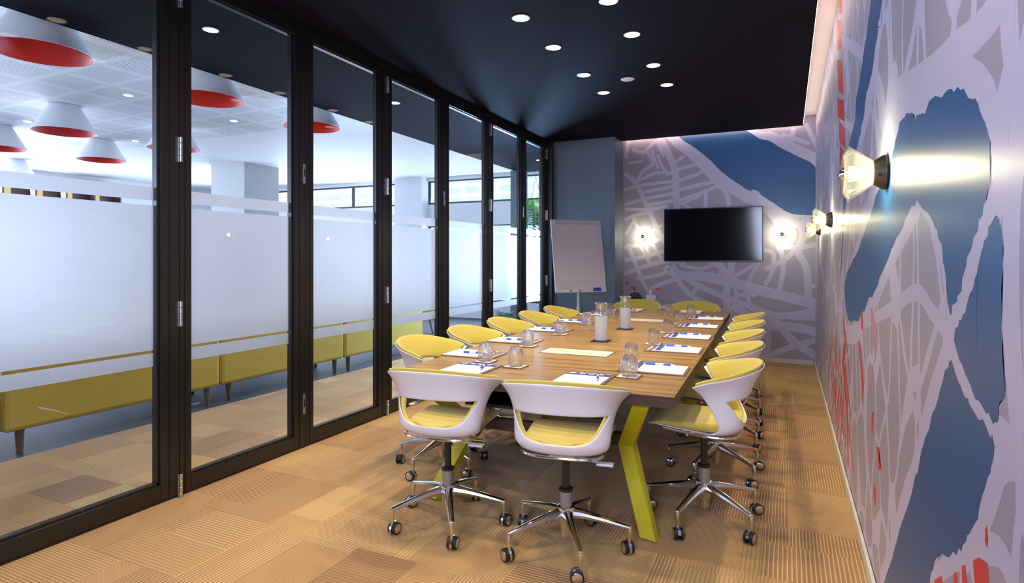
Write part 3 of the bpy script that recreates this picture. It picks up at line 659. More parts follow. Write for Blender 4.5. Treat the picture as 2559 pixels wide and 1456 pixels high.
def hole(th):
    a = min(1.0, abs(th) / THH)
    top = 0.585 + 0.03 * a ** 2; bot = 0.235 + 0.37 * a ** 3.2
    if a >= 1: return 0.60, 0.60
    r = math.sqrt(max(0, 1 - a ** 8)); mid = 0.60
    return mid + (bot - mid) * r, mid + (top - mid) * r + 0.0
def shell_grid(off, s0, s1, thm, thh, nu=44, extra=0.0, zoff=0.0):
    b = bmesh.new(); cols = []
    ths = sorted(set([-thm + 2 * thm * i / nu for i in range(nu + 1)] + [-thh, thh]))
    n1, n2 = 7, 6
    for th in ths:
        hb, ht = hole(th * THH / thh)
        if abs(th) < thh: hb -= extra; ht += extra
        else: hb = ht = 0.60
        lo = [spt(th, s0 + (hb - s0) * k / n1, off) for k in range(n1 + 1)]
        hi = [spt(th, ht + (s1 - ht) * k / n2, off) for k in range(n2 + 1)]
        lo = [b.verts.new(p) for p in lo]
        if abs(th) >= thh - 1e-6: hi = [lo[-1]] + [b.verts.new(p) for p in hi[1:]]
        else: hi = [b.verts.new(p) for p in hi]
        for v in hi[-2:]: v.co.z += zoff
        cols.append((lo, hi))
    for i in range(len(cols) - 1):
        for part in (0, 1):
            A, Bc = cols[i][part], cols[i + 1][part]
            for k in range(len(A) - 1):
                q = [A[k], Bc[k], Bc[k + 1], A[k + 1]]
                u = []; [u.append(v) for v in q if v not in u]
                if len(u) > 2: b.faces.new(u)
    return b, cols
def finish(b, name, mat, parent, thick, offset, sub=1):
    bmesh.ops.recalc_face_normals(b, faces=b.faces[:])
    for f in b.faces: f.smooth = True
    me = bpy.data.meshes.new(name); b.to_mesh(me); b.free(); me.materials.append(mat)
    o = bpy.data.objects.new(name, me); COL.objects.link(o); o.parent = parent
    if thick:
        md = o.modifiers.new('thick', 'SOLIDIFY'); md.thickness = thick; md.offset = offset; md.use_even_offset = False
    if sub: md = o.modifiers.new('smooth', 'SUBSURF'); md.levels = sub; md.render_levels = sub
    return o
def bake(o):
    dg = bpy.context.evaluated_depsgraph_get(); me = bpy.data.meshes.new_from_object(o.evaluated_get(dg)); o.modifiers.clear(); o.data = me
    return o
def make_chair():
    t = thing('swivel_chair', 'x', 'chair')
    # white shell: wrap-around back and arms plus the pan under the seat
    b, cols = shell_grid(0.0, 0.0, 0.985, THM, THH)
    # pan: strips from the lower rim across to the front edge
    def hw(y): return 0.150 + 0.045 * min(1, max(0, (y + 0.02) / 0.22)) ** 0.8
    rows = []
    for i in range(9):
        y = -0.02 + 0.262 * i / 8; w = hw(y); zc = 0.449 + 0.028 * (i / 8) ** 1.5 - (0.008 if i == 8 else 0)
        rows.append([b.verts.new((w * (j / 6 * 2 - 1), y, zc + 0.016 * abs(j / 6 * 2 - 1) ** 3 * (i / 8) ** .5)) for j in range(7)])
    for i in range(8):
        for j in range(6): b.faces.new((rows[i][j], rows[i][j + 1], rows[i + 1][j + 1], rows[i + 1][j]))
    rim = [c[0][0] for c in cols]      # back half of the pan
    first = rows[0]; N = len(rim)
    for i in range(N - 1):
        j0 = min(6, round(i / (N - 1) * 6)); j1 = min(6, round((i + 1) / (N - 1) * 6))
        q = [rim[i], rim[i + 1], first[j1]] + ([first[j0]] if j0 != j1 else [])
        try: b.faces.new(q)
        except ValueError: pass
    bmesh.ops.remove_doubles(b, verts=b.verts[:], dist=0.0015)
    sh = bake(finish(b, 'shell', M['shell'], t, 0.007, 0.0, 1))
    # yellow upholstery lining
    b, _ = shell_grid(0.013, 0.22, 1.0, 1.535, THH * 1.0, extra=0.012, zoff=0.007)
    bake(finish(b, 'back_pad', M['fabric'], t, 0.016, 0.0, 1))
    # seat cushion
    b = bmesh.new(); NX, NY = 12, 16; top = []; bot = []
    for i in range(NY + 1):
        f = i / NY; y = -0.176 + 0.408 * f
        if y < -0.02: w = 0.172 * max(0.0, 1 - ((-0.02 - y) / 0.158) ** 2.4) ** (1 / 2.4)
        else: w = 0.172 + 0.020 * ((y + 0.02) / 0.25)
        w = max(w, 0.055); tr_, br_ = [], []
        zb = 0.460 + 0.030 * max(0, (y + .02) / .25) ** 1.5 - (0.010 if f > 0.97 else 0)
        for j in range(NX + 1):
            g = j / NX * 2 - 1
            zt = 0.496 + 0.014 * abs(g) ** 3 * (1 - f) + 0.010 * (1 - f) ** 2 * 0 - 0.014 * max(0, (f - 0.8) / 0.2) ** 2 + 0.006 * f
            if f < 0.12: zt += 0.014 * (1 - f / 0.12)
            tr_.append(b.verts.new((w * g, y, zt))); br_.append(b.verts.new((w * g * 0.985, y, zb)))
        top.append(tr_); bot.append(br_)
    for i in range(NY):
        for j in range(NX):
            b.faces.new((top[i][j], top[i][j + 1], top[i + 1][j + 1], top[i + 1][j])); b.faces.new((bot[i][j], bot[i + 1][j], bot[i + 1][j + 1], bot[i][j + 1]))
        b.faces.new((top[i][0], top[i + 1][0], bot[i + 1][0], bot[i][0])); b.faces.new((top[i][NX], bot[i][NX], bot[i + 1][NX], top[i + 1][NX]))
    for j in range(NX):
        b.faces.new((top[0][j], bot[0][j], bot[0][j + 1], top[0][j + 1])); b.faces.new((top[NY][j], top[NY][j + 1], bot[NY][j + 1], bot[NY][j]))
    bake(finish(b, 'seat_pad', M['fabric'], t, 0, 0, 1))
    # chrome rim frame under the shell
    fp = [(-0.150, 0.17, 0.460), (-0.158, 0.06, 0.449), (-0.170, -0.04, 0.443), (-0.164, -0.11, 0.443), (-0.115, -0.156, 0.444), (0, -0.170, 0.445), (0.115, -0.156, 0.444), (0.164, -0.11, 0.443), (0.170, -0.04, 0.443), (0.158, 0.06, 0.449), (0.150, 0.17, 0.460)]
    fr = MB().tube(catmull(fp, 4), 0.0065, 8)
    for y in (-0.04, 0.06): fr.tube([(-0.158, y, 0.440), (0.158, y, 0.440)], 0.0055, 8)
    fr.build('seat_frame', M['chrome'], t)
    MB().box(-0.055, 0.055, -0.09, 0.10, 0.418, 0.434, bev=0.004).lathe([(0.022, 0.392), (0.026, 0.418), (0, 0.418)], 20).build('mechanism', M['steel'], t)
    lv = MB().tube([(0.05, -0.06, 0.424), (0.12, -0.075, 0.418), (0.165, -0.085, 0.414)], 0.006, 8); lv.box(0.145, 0.215, -0.104, -0.070, 0.405, 0.417, bev=0.005); lv.build('lever', M['greym'], t)
    MB().lathe([(0.0165, 0.24), (0.0165, 0.395)], 20).lathe([(0.030, 0.252), (0.032, 0.256), (0.031, 0.264), (0.022, 0.268), (0.0, 0.268)], 24).build('gas_lift', M['black'], t)
    MB().lathe([(0.0272, 0.1895), (0.0272, 0.253), (0.0255, 0.255), (0, 0.255)], 28).build('lift_sleeve', M['sleeve'], t)
    # five star base
    st = MB().lathe([(0.018, 0.058), (0.021, 0.060), (0.021, 0.095), (0.027, 0.098), (0.029, 0.125), (0.038, 0.140), (0.040, 0.168), (0.036, 0.186), (0.0275, 0.190), (0, 0.190)], 28)
    for k in range(5):
        a = 2 * PI * k / 5; d = Vector((math.cos(a), math.sin(a), 0)); sd = Vector((-math.sin(a), math.cos(a), 0))
        secs = [(0.025, 0.158, 0.025, 0.025), (0.08, 0.154, 0.020, 0.019), (0.16, 0.140, 0.0165, 0.0145), (0.245, 0.122, 0.0135, 0.0105), (0.272, 0.116, 0.012, 0.0095)]
        vs = []; n = 10
        for r, z, hw_, hh in secs:
            vs += [d * r + Vector((0, 0, z + hh * math.sin(2 * PI * q / n))) + sd * hw_ * math.cos(2 * PI * q / n) for q in range(n)]
        fs = [tuple(range(n)), tuple(len(vs) - n + q for q in range(n))[::-1]]
        for i in range(len(secs) - 1): fs += [(i * n + q, i * n + (q + 1) % n, (i + 1) * n + (q + 1) % n, (i + 1) * n + q) for q in range(n)]
        st.add(vs, fs, None, True)
        st.lathe([(0.0, 0.078), (0.0085, 0.078), (0.0095, 0.082), (0.0100, 0.116), (0.007, 0.1235), (0, 0.1245)], 14, d * 0.268)
    stb = st.build('star_base', M['chrome'], t)
    for k in range(5):
        a = 2 * PI * k / 5
        cs = MB().lathe([(0.0, 0.050), (0.007, 0.050), (0.007, 0.078), (0, 0.078)], 12)
        arc = [(0, -0.014 + 0.0285 * math.cos(q), 0.0265 + 0.0285 * math.sin(q)) for q in [math.radians(x) for x in range(-30, 171, 20)]]
        swept(cs, arc, 0.011, 0.004, (1, 0, 0)); cs.tube([(-0.021, -0.014, 0.0265), (0.021, -0.014, 0.0265)], 0.004, 8)
        c = cs.build('caster', M['chrome'], t); c.location = (0.268 * math.cos(a), 0.268 * math.sin(a), 0); c.rotation_euler = (0, 0, a + 1.3 + 2.1 * k)
        for sx in (-1, 1):
            A = tr(sx * 0.0065, -0.014, 0.0265) @ rot('Y', sx * PI / 2)
            wv = MB().lathe([(0.019, 0), (0.0265, 0), (0.0265, 0.012), (0.024, 0.0145), (0.0215, 0.0145), (0.0215, 0.012)], 28, M4=A).build('wheel', M['rubber'], c)
            MB().lathe([(0, 0.0160), (0.018, 0.0155), (0.0213, 0.0135), (0.0213, 0.012), (0, 0.012)], 28, M4=A).build('wheel_cap', M['chrome'], c)
    return t, stb
chair0, _ = make_chair()
rc = random.Random(11); used = []
def place_chair(x, y, rz, base, label, group, dz=0.0):
    c = chair0 if not used else dup(chair0); used.append(1)
    c.location = (x, y, 0); c.rotation_euler = (0, 0, rz); tag(c, label, 'chair', group)
    for ch in c.children:
        nm = ch.name.split('.')[0]
        if nm == 'star_base': ch.rotation_euler = (0, 0, base - rz)
    k = 0
    for ch in sorted([h for h in c.children if h.name.split('.')[0] == 'caster'], key=lambda h: h.name):
        a = base - rz + 2 * PI * k / 5; k += 1
        ch.location = (0.268 * math.cos(a), 0.268 * math.sin(a), 0); ch.rotation_euler = (0, 0, rc.uniform(0, 2 * PI))
    return c
D = math.radians
GRP = 'yellow and white chairs around the meeting table'
place_chair(-1.455, 2.370, D(7), D(17), 'yellow and white swivel chair at the near table end, left one of the pair', GRP)
place_chair(-0.863, 2.372, D(8.5), D(14), 'yellow and white swivel chair at the near table end, right one of the pair', GRP)
seat_r = ['nearest', 'second from the near end', 'middle', 'second from the far end', 'farthest']
for k, y in enumerate((2.93, 3.59, 4.235, 4.90, 5.58)):
    place_chair(-0.362 - 0.029 * (y - 2.93), y, PI / 2 + 0.03, D(36), 'yellow and white chair, mural wall side of the table, %s' % seat_r[k], GRP)
for k, y in enumerate((3.00, 3.60, 4.22, 4.85, 5.48)):
    place_chair(-1.88 - 0.024 * (y - 3.03), y, -PI / 2 + 0.05, D(180 + (12, 30, 5, 22, 40)[k]), 'yellow and white chair, glass door side of the table, %s' % seat_r[k], GRP)
place_chair(-0.925, 6.60, PI, D(20), 'yellow swivel chair at the far table end, right one, below the television', GRP)
place_chair(-1.56, 6.60, PI, D(50), 'yellow swivel chair at the far table end, left one, before the low cabinet', GRP)

# ================================================================== THINGS ON THE TABLE
def make_board():
    t = thing('clipboard', 'x', 'clipboard')      # long side along local X, header at -X
    MB().prism(rrect(0.300, 0.212, 0.010), 0, 0.0045).build('backing_board', M['board'], t)
    m = MB()
    rr2 = random.Random(2)
    for k in range(6): m.box(-0.138 , -0.120 - rr2.uniform(0, 0.006), -0.090 + k * 0.031, -0.090 + k * 0.031 + 0.022, 0.0045, 0.0049, M['skirt'])
    m.build('printed_marks', None, t)
    return t
def make_pad():
    t = thing('notepad', 'x', 'notepad')
    MB().box(-0.108, 0.140, -0.097, 0.097, 0, 0.004, M['paper']).build('sheets', None, t)
    m = MB().box(-0.1078, -0.062, -0.0968, 0.0968, 0.004, 0.0044, M['blue']).box(-0.103, -0.087, -0.09, -0.062, 0.0044, 0.0047, M['paper'])
    for k in range(3): m.box(-0.1, -0.09, -0.04 + 0.04 * k, -0.018 + 0.04 * k, 0.0044, 0.0047, M['paper'])
    m.build('printed_header', None, t)
    return t
def make_pen():
    t = thing('ballpoint_pen', 'x', 'pen'); A = rot('Y', PI / 2)
    MB().lathe([(0, -0.070), (0.002, -0.069), (0.0048, -0.052), (0.005, -0.02), (0.005, 0.06), (0.0035, 0.068), (0, 0.070)], 14, M4=A).build('barrel', M['pen_clear'], t)
    MB().lathe([(0.0053, -0.052), (0.0056, -0.048), (0.0056, -0.022), (0.0053, -0.020)], 14, M4=A).build('blue_grip', M['penblue'], t)
    m = MB().lathe([(0.0053, 0.018), (0.0055, 0.020), (0.0055, 0.058), (0.0045, 0.064)], 14, M4=A)
    m.box(0.022, 0.066, -0.0015, 0.0015, 0.0050, 0.008, bev=0.0005); m.build('blue_clip', M['penblue'], t)
    return t
def make_coaster():
    t = thing('coaster', 'x', 'coaster')
    MB().prism(rrect(0.100, 0.100, 0.010), 0, 0.004).build('coaster_base', M['board'], t)
    m = MB()
    for i in range(2):
        for j in range(4): m.box(-0.043 + i * 0.045, -0.003 + i * 0.045, -0.044 + j * 0.0225, -0.028 + j * 0.0225, 0.004, 0.0043)
    m.build('printed_marks', M['paper'], t)
    return t
def make_glass():
    t = thing('drinking_glass', 'x', 'glass')      # turned upside down
    o_ = [(0.0315, 0), (0.0355, 0.018), (0.0385, 0.038), (0.0385, 0.055), (0.034, 0.072), (0.0275, 0.086), (0.025, 0.090)]
    i_ = [(0.0, 0.080), (0.022, 0.079), (0.032, 0.068), (0.0368, 0.054), (0.0368, 0.038), (0.0340, 0.018), (0.0302, 0.0)]
    MB().lathe([(0.0, 0.0865), (0.018, 0.088)] + o_[::-1] + i_[::-1], 32).build('tumbler', M['glass'], t)
    return t
bd, pd, pn, co, gl = make_board(), make_pad(), make_pen(), make_coaster(), make_glass()
first = {}
def put(proto_, key, loc, rz, label, cat, group):
    o = proto_ if key not in first else dup(proto_); first[key] = 1
    o.location = (loc[0] * KS, loc[1] * KS, loc[2]); o.scale = (KS, KS, KS); o.rotation_euler = (0, 0, rz); tag(o, label, cat, group); return o
seats = []
Rn = ['nearest', 'second from the near end', 'middle', 'fourth from the near end', 'farthest']
for k, y in enumerate((2.695, 3.32, 3.90, 4.54, 5.15)): seats.append((-0.552 - 0.029 * (y - 2.70), y, 0.03, 'mural wall side seat, ' + Rn[k], 0.055, 0.010))
for k, y in enumerate((2.715, 3.262, 3.865, 4.47, 5.11)): seats.append((-1.500 - 0.024 * (y - 2.7), y, PI + 0.02, 'glass door side seat, ' + Rn[k], 0.0, 0.0))
seats.append((-1.318, 2.335, -PI / 2 + 0.03, 'near table end, left seat', 0.052, -0.02)); seats.append((-0.775, 2.335, -PI / 2 + 0.02, 'near table end, right seat', 0.052, -0.02))
seats.append((-0.825, 5.68, PI / 2 + 0.03, 'far table end, right seat', 0.03, 0.0)); seats.append((-1.385, 5.66, PI / 2 + 0.03, 'far table end, left seat', 0.03, 0.0))
for x, y, rz, lb, py, px in seats:
    put(bd, 'b', (x, y, TZ + 0.0002), rz, 'brown leather writing board, ' + lb, 'clipboard', 'writing boards on the table')
    put(pd, 'p', (x, y, TZ + 0.0056), rz, 'white notepad with blue header, ' + lb, 'notepad', 'notepads on the table')
    far = abs(math.sin(rz)) > 0.7
    loc = Vector((x, y, 0)) + rot('Z', rz).to_3x3() @ Vector((px - 0.0, 0.078 if 'mural' in lb else (0.02 if 'glass' in lb else 0.062), 0))
    prz = rz + (0.04 if not far else 0.62)
    if far: loc = Vector((x, y, 0)) + rot('Z', rz).to_3x3() @ Vector((-0.035, 0.055 if y < 4 else -0.03, 0)); prz = rz + (0.25 if y < 4 else 0.6)
    put(pn, 'n', (loc.x, loc.y, TZ + 0.0165), prz + (PI if 'mural' in lb or 'glass' in lb else 0), 'blue and white pen on the notepad, ' + lb, 'pen', 'pens on the notepads')
gp = [((-1.351, 2.555), 'by the nearest glass door side notepad'), ((-1.157, 2.493), 'at the near table end, between the two notepads'), ((-1.362, 3.102), 'at the second seat on the glass door side'), ((-1.378, 3.679), 'at the middle seat on the glass door side'), ((-1.41, 4.341), 'left of the nearer water jug'),
      ((-1.405, 4.987), 'farthest on the glass door side, behind the jugs'), ((-0.618, 2.493), 'at the near table end, nearest the mural wall'), ((-0.695, 2.845), 'at the nearest mural side seat, behind another glass'), ((-0.721, 3.496), 'at the second seat on the mural side'), ((-0.744, 4.085), 'at the middle seat on the mural side'),
      ((-0.755, 4.678), 'at the fourth seat on the mural side'), ((-0.772, 5.344), 'at the farthest seat on the mural side'), ((-0.98, 5.431), 'at the far table end, right of the second jug'), ((-1.50, 5.32), 'at the far table end, left corner seat')]
for (x, y), lb in gp:
    put(co, 'c', (x, y, TZ + 0.0002), TA + rc.uniform(-.06, .06), 'square brown coaster ' + lb, 'coaster', 'coasters on the table')
    put(gl, 'g', (x, y, TZ + 0.0052), rc.uniform(0, 6), 'upturned water glass ' + lb, 'glass', 'upturned glasses on coasters')
def make_jug():
    t = thing('water_jug', 'x', 'jug')
    MB().lathe([(0, 0.001), (0.036, 0.001), (0.0395, 0.005), (0.040, 0.15), (0.0395, 0.165), (0.033, 0.185), (0.0315, 0.195), (0.033, 0.212), (0.037, 0.225)], 40, M4=None).build('jug_body', M['jug'], t)
    MB().lathe([(0, 0.003), (0.0345, 0.003), (0.0378, 0.007), (0.0383, 0.146), (0, 0.148)], 40).build('water', M['water'], t)
    MB().lathe([(0, 0.196), (0.0295, 0.196), (0.0305, 0.224), (0.036, 0.227), (0.0375, 0.230), (0.036, 0.234), (0, 0.236)], 36).build('steel_lid', M['chrome'], t)
    MB().tube(catmull([(-0.038, 0, 0.140), (-0.060, 0, 0.150), (-0.078, 0, 0.128), (-0.080, 0, 0.095), (-0.066, 0, 0.068), (-0.039, 0, 0.066)], 5), 0.006, 10).build('handle', M['glassrim'], t)
    MB().add([(0.028, -0.012, 0.226), (0.028, 0.012, 0.226), (0.050, 0, 0.229), (0.032, 0, 0.205)], [(0, 2, 3), (1, 3, 2)]).build('spout', M['jug'], t)
    return t
jg = make_jug()
for k, ((x, y), lb) in enumerate((((-1.04, 3.49), 'tall misted glass water jug with steel lid, the nearer one'), ((-1.06, 4.16), 'tall misted glass water jug with steel lid, the farther one'))):
    o = jg if k == 0 else dup(jg); o.location = (x * KS, y * KS, TZ + 0.0054); o.scale = (KS,) * 3; o.rotation_euler = (0, 0, D(25)); tag(o, lb, 'jug', 'water jugs on the table')
    m = MB().prism(rrect(0.108, 0.108, 0.006), 0, 0.0045).build('jug_mat', M['black']); m.location = (x * KS, y * KS, TZ + 0.0002); m.scale = (KS,) * 3; m.rotation_euler = (0, 0, TA)
    tag(m, 'black square mat under the %s water jug' % ('nearer', 'farther')[k], 'coaster', 'black mats under the jugs')

# ================================================================== BACK OF THE ROOM
t = thing('television', 'wide black flat screen television, switched off, on the back mural wall', 'television', (-0.851, YB - 0.004, 1.547))
MB().box(-0.586, 0.586, -0.052, -0.012, -0.334, 0.336, bev=0.004).build('casing', M['tv'], t)
MB().box(-0.575, 0.575, -0.0535, -0.051, -0.320, 0.325).build('screen', M['screen'], t)
MB().box(-0.2, 0.2, -0.012, -0.001, -0.2, 0.2).build('wall_bracket', M['black'], t)
MB().box(0.37, 0.376, -0.054, -0.050, -0.338, -0.334).build('standby_light', emit('red_standby', (1, 0.05, 0.02), 3), t)
# flip chart
t = thing('flip_chart', 'white flip chart board on a single pale pole in front of the grey column', 'flip chart', (-2.235, 6.63, 0), TH + D(16))
BM = tr(0, -0.035, 0.845) @ rot('X', D(-11)) 
MB().box(-0.325, 0.325, -0.012, 0.012, 0, 0.89, bev=0.008, M4=BM).build('frame', M['alu'], t)
MB().box(-0.305, 0.305, -0.0135, -0.011, 0.02, 0.87, M4=BM).build('writing_surface', M['whiteboard'], t)
MB().box(-0.27, 0.265, -0.0155, -0.0138, 0.14, 0.82, M4=BM).build('paper_pad', M['paper'] if 0 else simple('flip_chart_paper', (0.63, 0.60, 0.66), 0.6), t)
MB().box(-0.295, 0.295, -0.030, -0.0156, 0.815, 0.835, bev=0.004, M4=BM).box(-0.295, -0.265, -0.034, -0.0156, 0.80, 0.87, bev=0.003, M4=BM).box(0.265, 0.295, -0.034, -0.0156, 0.80, 0.87, bev=0.003, M4=BM).build('paper_clamp', M['alu'], t)
MB().box(-0.29, 0.29, -0.05, -0.0125, -0.004, 0.008, bev=0.003, M4=BM).build('pen_tray', M['alu'], t)
MB().lathe([(0.018, 0.03), (0.018, 0.62), (0.024, 0.625), (0.024, 0.66), (0.016, 0.665), (0.016, 0.95), (0, 0.95)], 20, (0, 0.045, 0)).build('pole', M['alu'], t)
fb = MB()
for k in range(5):
    a = 2 * PI * k / 5 + 0.3; fb.tube([(0, 0.045, 0.07), (0.16 * math.cos(a), 0.045 + 0.16 * math.sin(a), 0.035), (0.30 * math.cos(a), 0.045 + 0.30 * math.sin(a), 0.014)], [0.018, 0.015, 0.012], 10)
fb.build('foot', M['alu'], t)
W2M = tr(-2.235, 6.63, 0) @ rot('Z', TH + D(16)) @ BM
er = MB().box(0.155, 0.245, -0.046, -0.016, 0.0085, 0.052, bev=0.003).build('board_eraser', simple('blue_felt', (0.03, 0.07, 0.42), 0.8)); er.matrix_world = W2M
tag(er, 'blue board eraser resting in the tray of the flip chart', 'eraser')
for k, x in enumerate((-0.19, -0.075)):
    mk = MB().lathe([(0, 0), (0.007, 0), (0.007, 0.09), (0.0085, 0.092), (0.0085, 0.125), (0, 0.127)], 12, M4=tr(x - 0.06, -0.034, 0.017) @ rot('Y', PI / 2), mat=M['paper']).box(x + 0.03, x + 0.067, -0.042, -0.026, 0.0095, 0.0255, M['black'], bev=0.003).build('marker_pen', None)
    mk.matrix_world = W2M; tag(mk, 'white marker with black cap in the flip chart tray, %s' % ('left one', 'right one')[k], 'marker', 'markers in the flip chart tray')
# low cabinet with clock, tissue box, glass
t = thing('low_cabinet', 'low white topped cabinet against the back wall beside the grey column', 'cabinet', (-1.515, 7.49, 0))
MB().box(-0.46, 0.46, -0.19, 0.185, 0.62, 0.645, bev=0.003).build('cabinet_top', M['shell'], t)
MB().box(-0.45, 0.45, -0.17, 0.18, 0.05, 0.619).build('carcass', M['leg_wood'], t)
for x in (-0.225, 0.225):
    d = MB().box(x - 0.22, x + 0.22, -0.188, -0.171, 0.07, 0.61, bev=0.002).build('door', M['leg_wood'], t)
    MB().box(x - math.copysign(0.19, x) - 0.006, x - math.copysign(0.19, x) + 0.006, -0.20, -0.1885, 0.33, 0.43, bev=0.002).build('handle', M['steel'], d)
MB().box(-0.43, 0.43, -0.14, 0.16, 0.0005, 0.05).build('plinth', M['black'], t)
ZT = 0.6455
t = thing('desk_clock', 'round black desk clock with silver hands on the low cabinet', 'clock', (-1.772, 7.46, ZT + 0.0), 0.38)
A = tr(0, 0, 0.086) @ rot('X', PI / 2)
MB().lathe([(0, -0.02), (0.08, -0.02), (0.086, -0.012), (0.086, 0.010), (0.082, 0.014), (0.079, 0.010), (0, 0.010)], 44, M4=A).build('clock_case', M['black'], t)
m = MB()
for k in range(12):
    a = 2 * PI * k / 12; m.box(-0.0015, 0.0015, 0.055, 0.070, 0.0102, 0.0112, M4=A @ rot('Z', a))
m.build('hour_marks', M['skirt'], t)
MB().box(-0.002, 0.002, 0, 0.038, 0.0125, 0.0135, M4=A).box(-0.0015, 0.0015, 0, 0.062, 0.014, 0.015, M4=A @ rot('Z', -PI / 2)).build('hands', M['chrome'], t)
MB().box(-0.03, 0.03, -0.016, 0.035, 0.0, 0.006).build('stand', M['black'], t)
t = thing('tissue_box', 'white cube tissue box with a tissue sticking out, beside the clock', 'tissue box', (-1.598, 7.56, ZT), 0.35)
MB().box(-0.062, 0.062, -0.062, 0.062, 0, 0.135, bev=0.002).build('box', M['shell'], t)
rt = random.Random(4); m = MB(); vs = []
for j in range(5):
    for i in range(9):
        a = 2 * PI * i / 9; r = (0.008 + 0.012 * j / 4) * (1 + 0.5 * math.sin(3 * a + j)); vs.append((r * math.cos(a), r * 0.6 * math.sin(a), 0.134 + 0.014 * j + rt.uniform(0, 0.008) * (j / 4)))
m.add(vs, [(j * 9 + i, j * 9 + (i + 1) % 9, (j + 1) * 9 + (i + 1) % 9, (j + 1) * 9 + i) for j in range(4) for i in range(9)], None, True); m.build('tissue', M['paper'], t, recalc=False)
o = dup(gl); o.location = (-1.475, 7.43, ZT + 0.0005); tag(o, 'clear upturned glass on the low cabinet in front of the tissue box', 'glass')

# ================================================================== LOUNGE OUTSIDE THE GLASS
# yellow bench modules seen from behind
bn0 = None
for k, y0 in enumerate((0.34, 1.94, 3.49, 5.04)):
    lb = 'long yellow vinyl bench outside the glass doors, %s' % ('nearest module', 'second module from the left', 'third module from the left', 'farthest module')[k]
    if bn0 is None:
        bn0 = t = thing('lounge_bench', lb, 'bench')
        L = 1.535
        MB().box(-0.10, 0, 0, L, 0.15, 0.83, bev=0.03).build('backrest', M['vinyl'], t)
        MB().box(-0.62, -0.101, 0.01, L - 0.01, 0.18, 0.44, bev=0.03).build('seat', M['vinyl'], t)
        for x in (-0.045, -0.53):
            for y in (0.10, L - 0.10):
                MB().lathe([(0.019, 0), (0.026, 0.155), (0, 0.155)], 16, (x, y, 0)).build('leg', M['leg_wood'], t)
    else: t = dup(bn0)
    t.location = (-4.42, y0, 0); tag(t, lb, 'bench', 'yellow lounge bench modules')
cn0 = None
for k, (x, y, lb) in enumerate(((-4.76, 2.3, 'largest, at the top left of the photo'), (-4.78, 3.62, 'second largest, in the second glass panel'), (-4.76, 4.89, 'cut by the third door post'), (-7.50, 3.86, 'middle size, in the first glass panel'), (-9.15, 5.2, 'small, right of the middle one in the first panel'), (-9.4, 4.05, 'cut by the left edge of the photo'), (-7.33, 5.06, 'half hidden behind the first door post'), (-12.4, 5.6, 'smallest, low at left above the frosted band'))):
    if cn0 is None:
        cn0 = t = thing('cone_ceiling_lamp', lb, 'ceiling lamp')
        MB().lathe([(0.145, 0), (0.150, -0.004), (0.312, -0.300), (0.310, -0.302), (0.302, -0.300), (0.138, -0.004)], 48, closed=True).build('cone_shade', M['lamp_white'], t)
        MB().lathe([(0.135, -0.006), (0.3005, -0.3012), (0.2985, -0.3014), (0.133, -0.010), (0.0, -0.010), (0, -0.006)], 48).build('red_lining', M['red'], t)
    else: t = dup(cn0)
    t.location = (x, y, 2.9995); tag(t, 'white cone lamp lined red, ' + lb, 'ceiling lamp', 'red lined cone lamps in the lounge')
struct('wall_lounge_column', MB().box(-9.78, -8.9, 7.49, 8.28, 0, 3.0), M['col_tan'])
# facade with windows
fa = MB(); YF = 10.7
fa.box(-13.5, -4.0, YF, YF + 0.2, 1.95, 2.42).box(-13.5, -4.0, YF, YF + 0.2, 2.93, 3.06).box(-13.5, -4.0, YF, YF + 0.2, 0, 0.35)
fa.box(-7.80, -7.09, YF - 0.22, YF + 0.2, 0, 3.0).box(-4.0, -1.5, YF, YF + 0.2, 0, 3.06).box(-13.5, -4.0, 10.2, YF + 0.2, 3.0, 3.06)
struct('wall_facade', fa, M['wall_white'])
struct('wall_corridor_end', MB().box(-4.42, -4.18, 9.3, 9.5, 0, 2.799), M['wall_grey'])
n = 0
for z0, z1 in ((0.35, 1.95), (2.42, 2.93)):
    for xa, xb in ((-13.4, -10.6), (-10.6, -7.80), (-7.09, -4.0)):
        n += 1; root = bpy.data.objects.new('window_%d' % n, None); COL.objects.link(root); root['kind'] = 'structure'; root.location = ((xa + xb) / 2, YF + 0.08, z0)
        w = (xb - xa) / 2; h = z1 - z0; f = MB(); q = 0.028
        f.box(-w, w, -0.03, 0.03, 0, q * 1.5).box(-w, w, -0.03, 0.03, h - q, h).box(-w, -w + q, -0.03, 0.03, q, h - q).box(w - q, w, -0.03, 0.03, q, h - q)
        if w > 1.2: f.box(-0.02, 0.02, -0.03, 0.03, q, h - q)
        f.build('window_frame', M['frame'], root)
        MB().box(-w + q, w - q, -0.003, 0.003, q * 1.5, h - q).build('glass_pane', M['pane'], root)
MB_ = MB().box(-26, 6, 26, 27, -6, 9); o = MB_.build('office_building', M['office']); tag(o, 'pale office block seen through the high lounge windows', 'building')
struct('wall_lounge_left', MB().box(-13.7, -13.5, -3.6, 12, 0, 3.06), M['wall_white'])
struct('wall_lounge_near', MB().box(-13.5, -2.95, -3.8, -3.6, 0, 3.06).box(-3.0, -2.95, -3.6, -1.3, 0, 3.0), M['wall_white'])
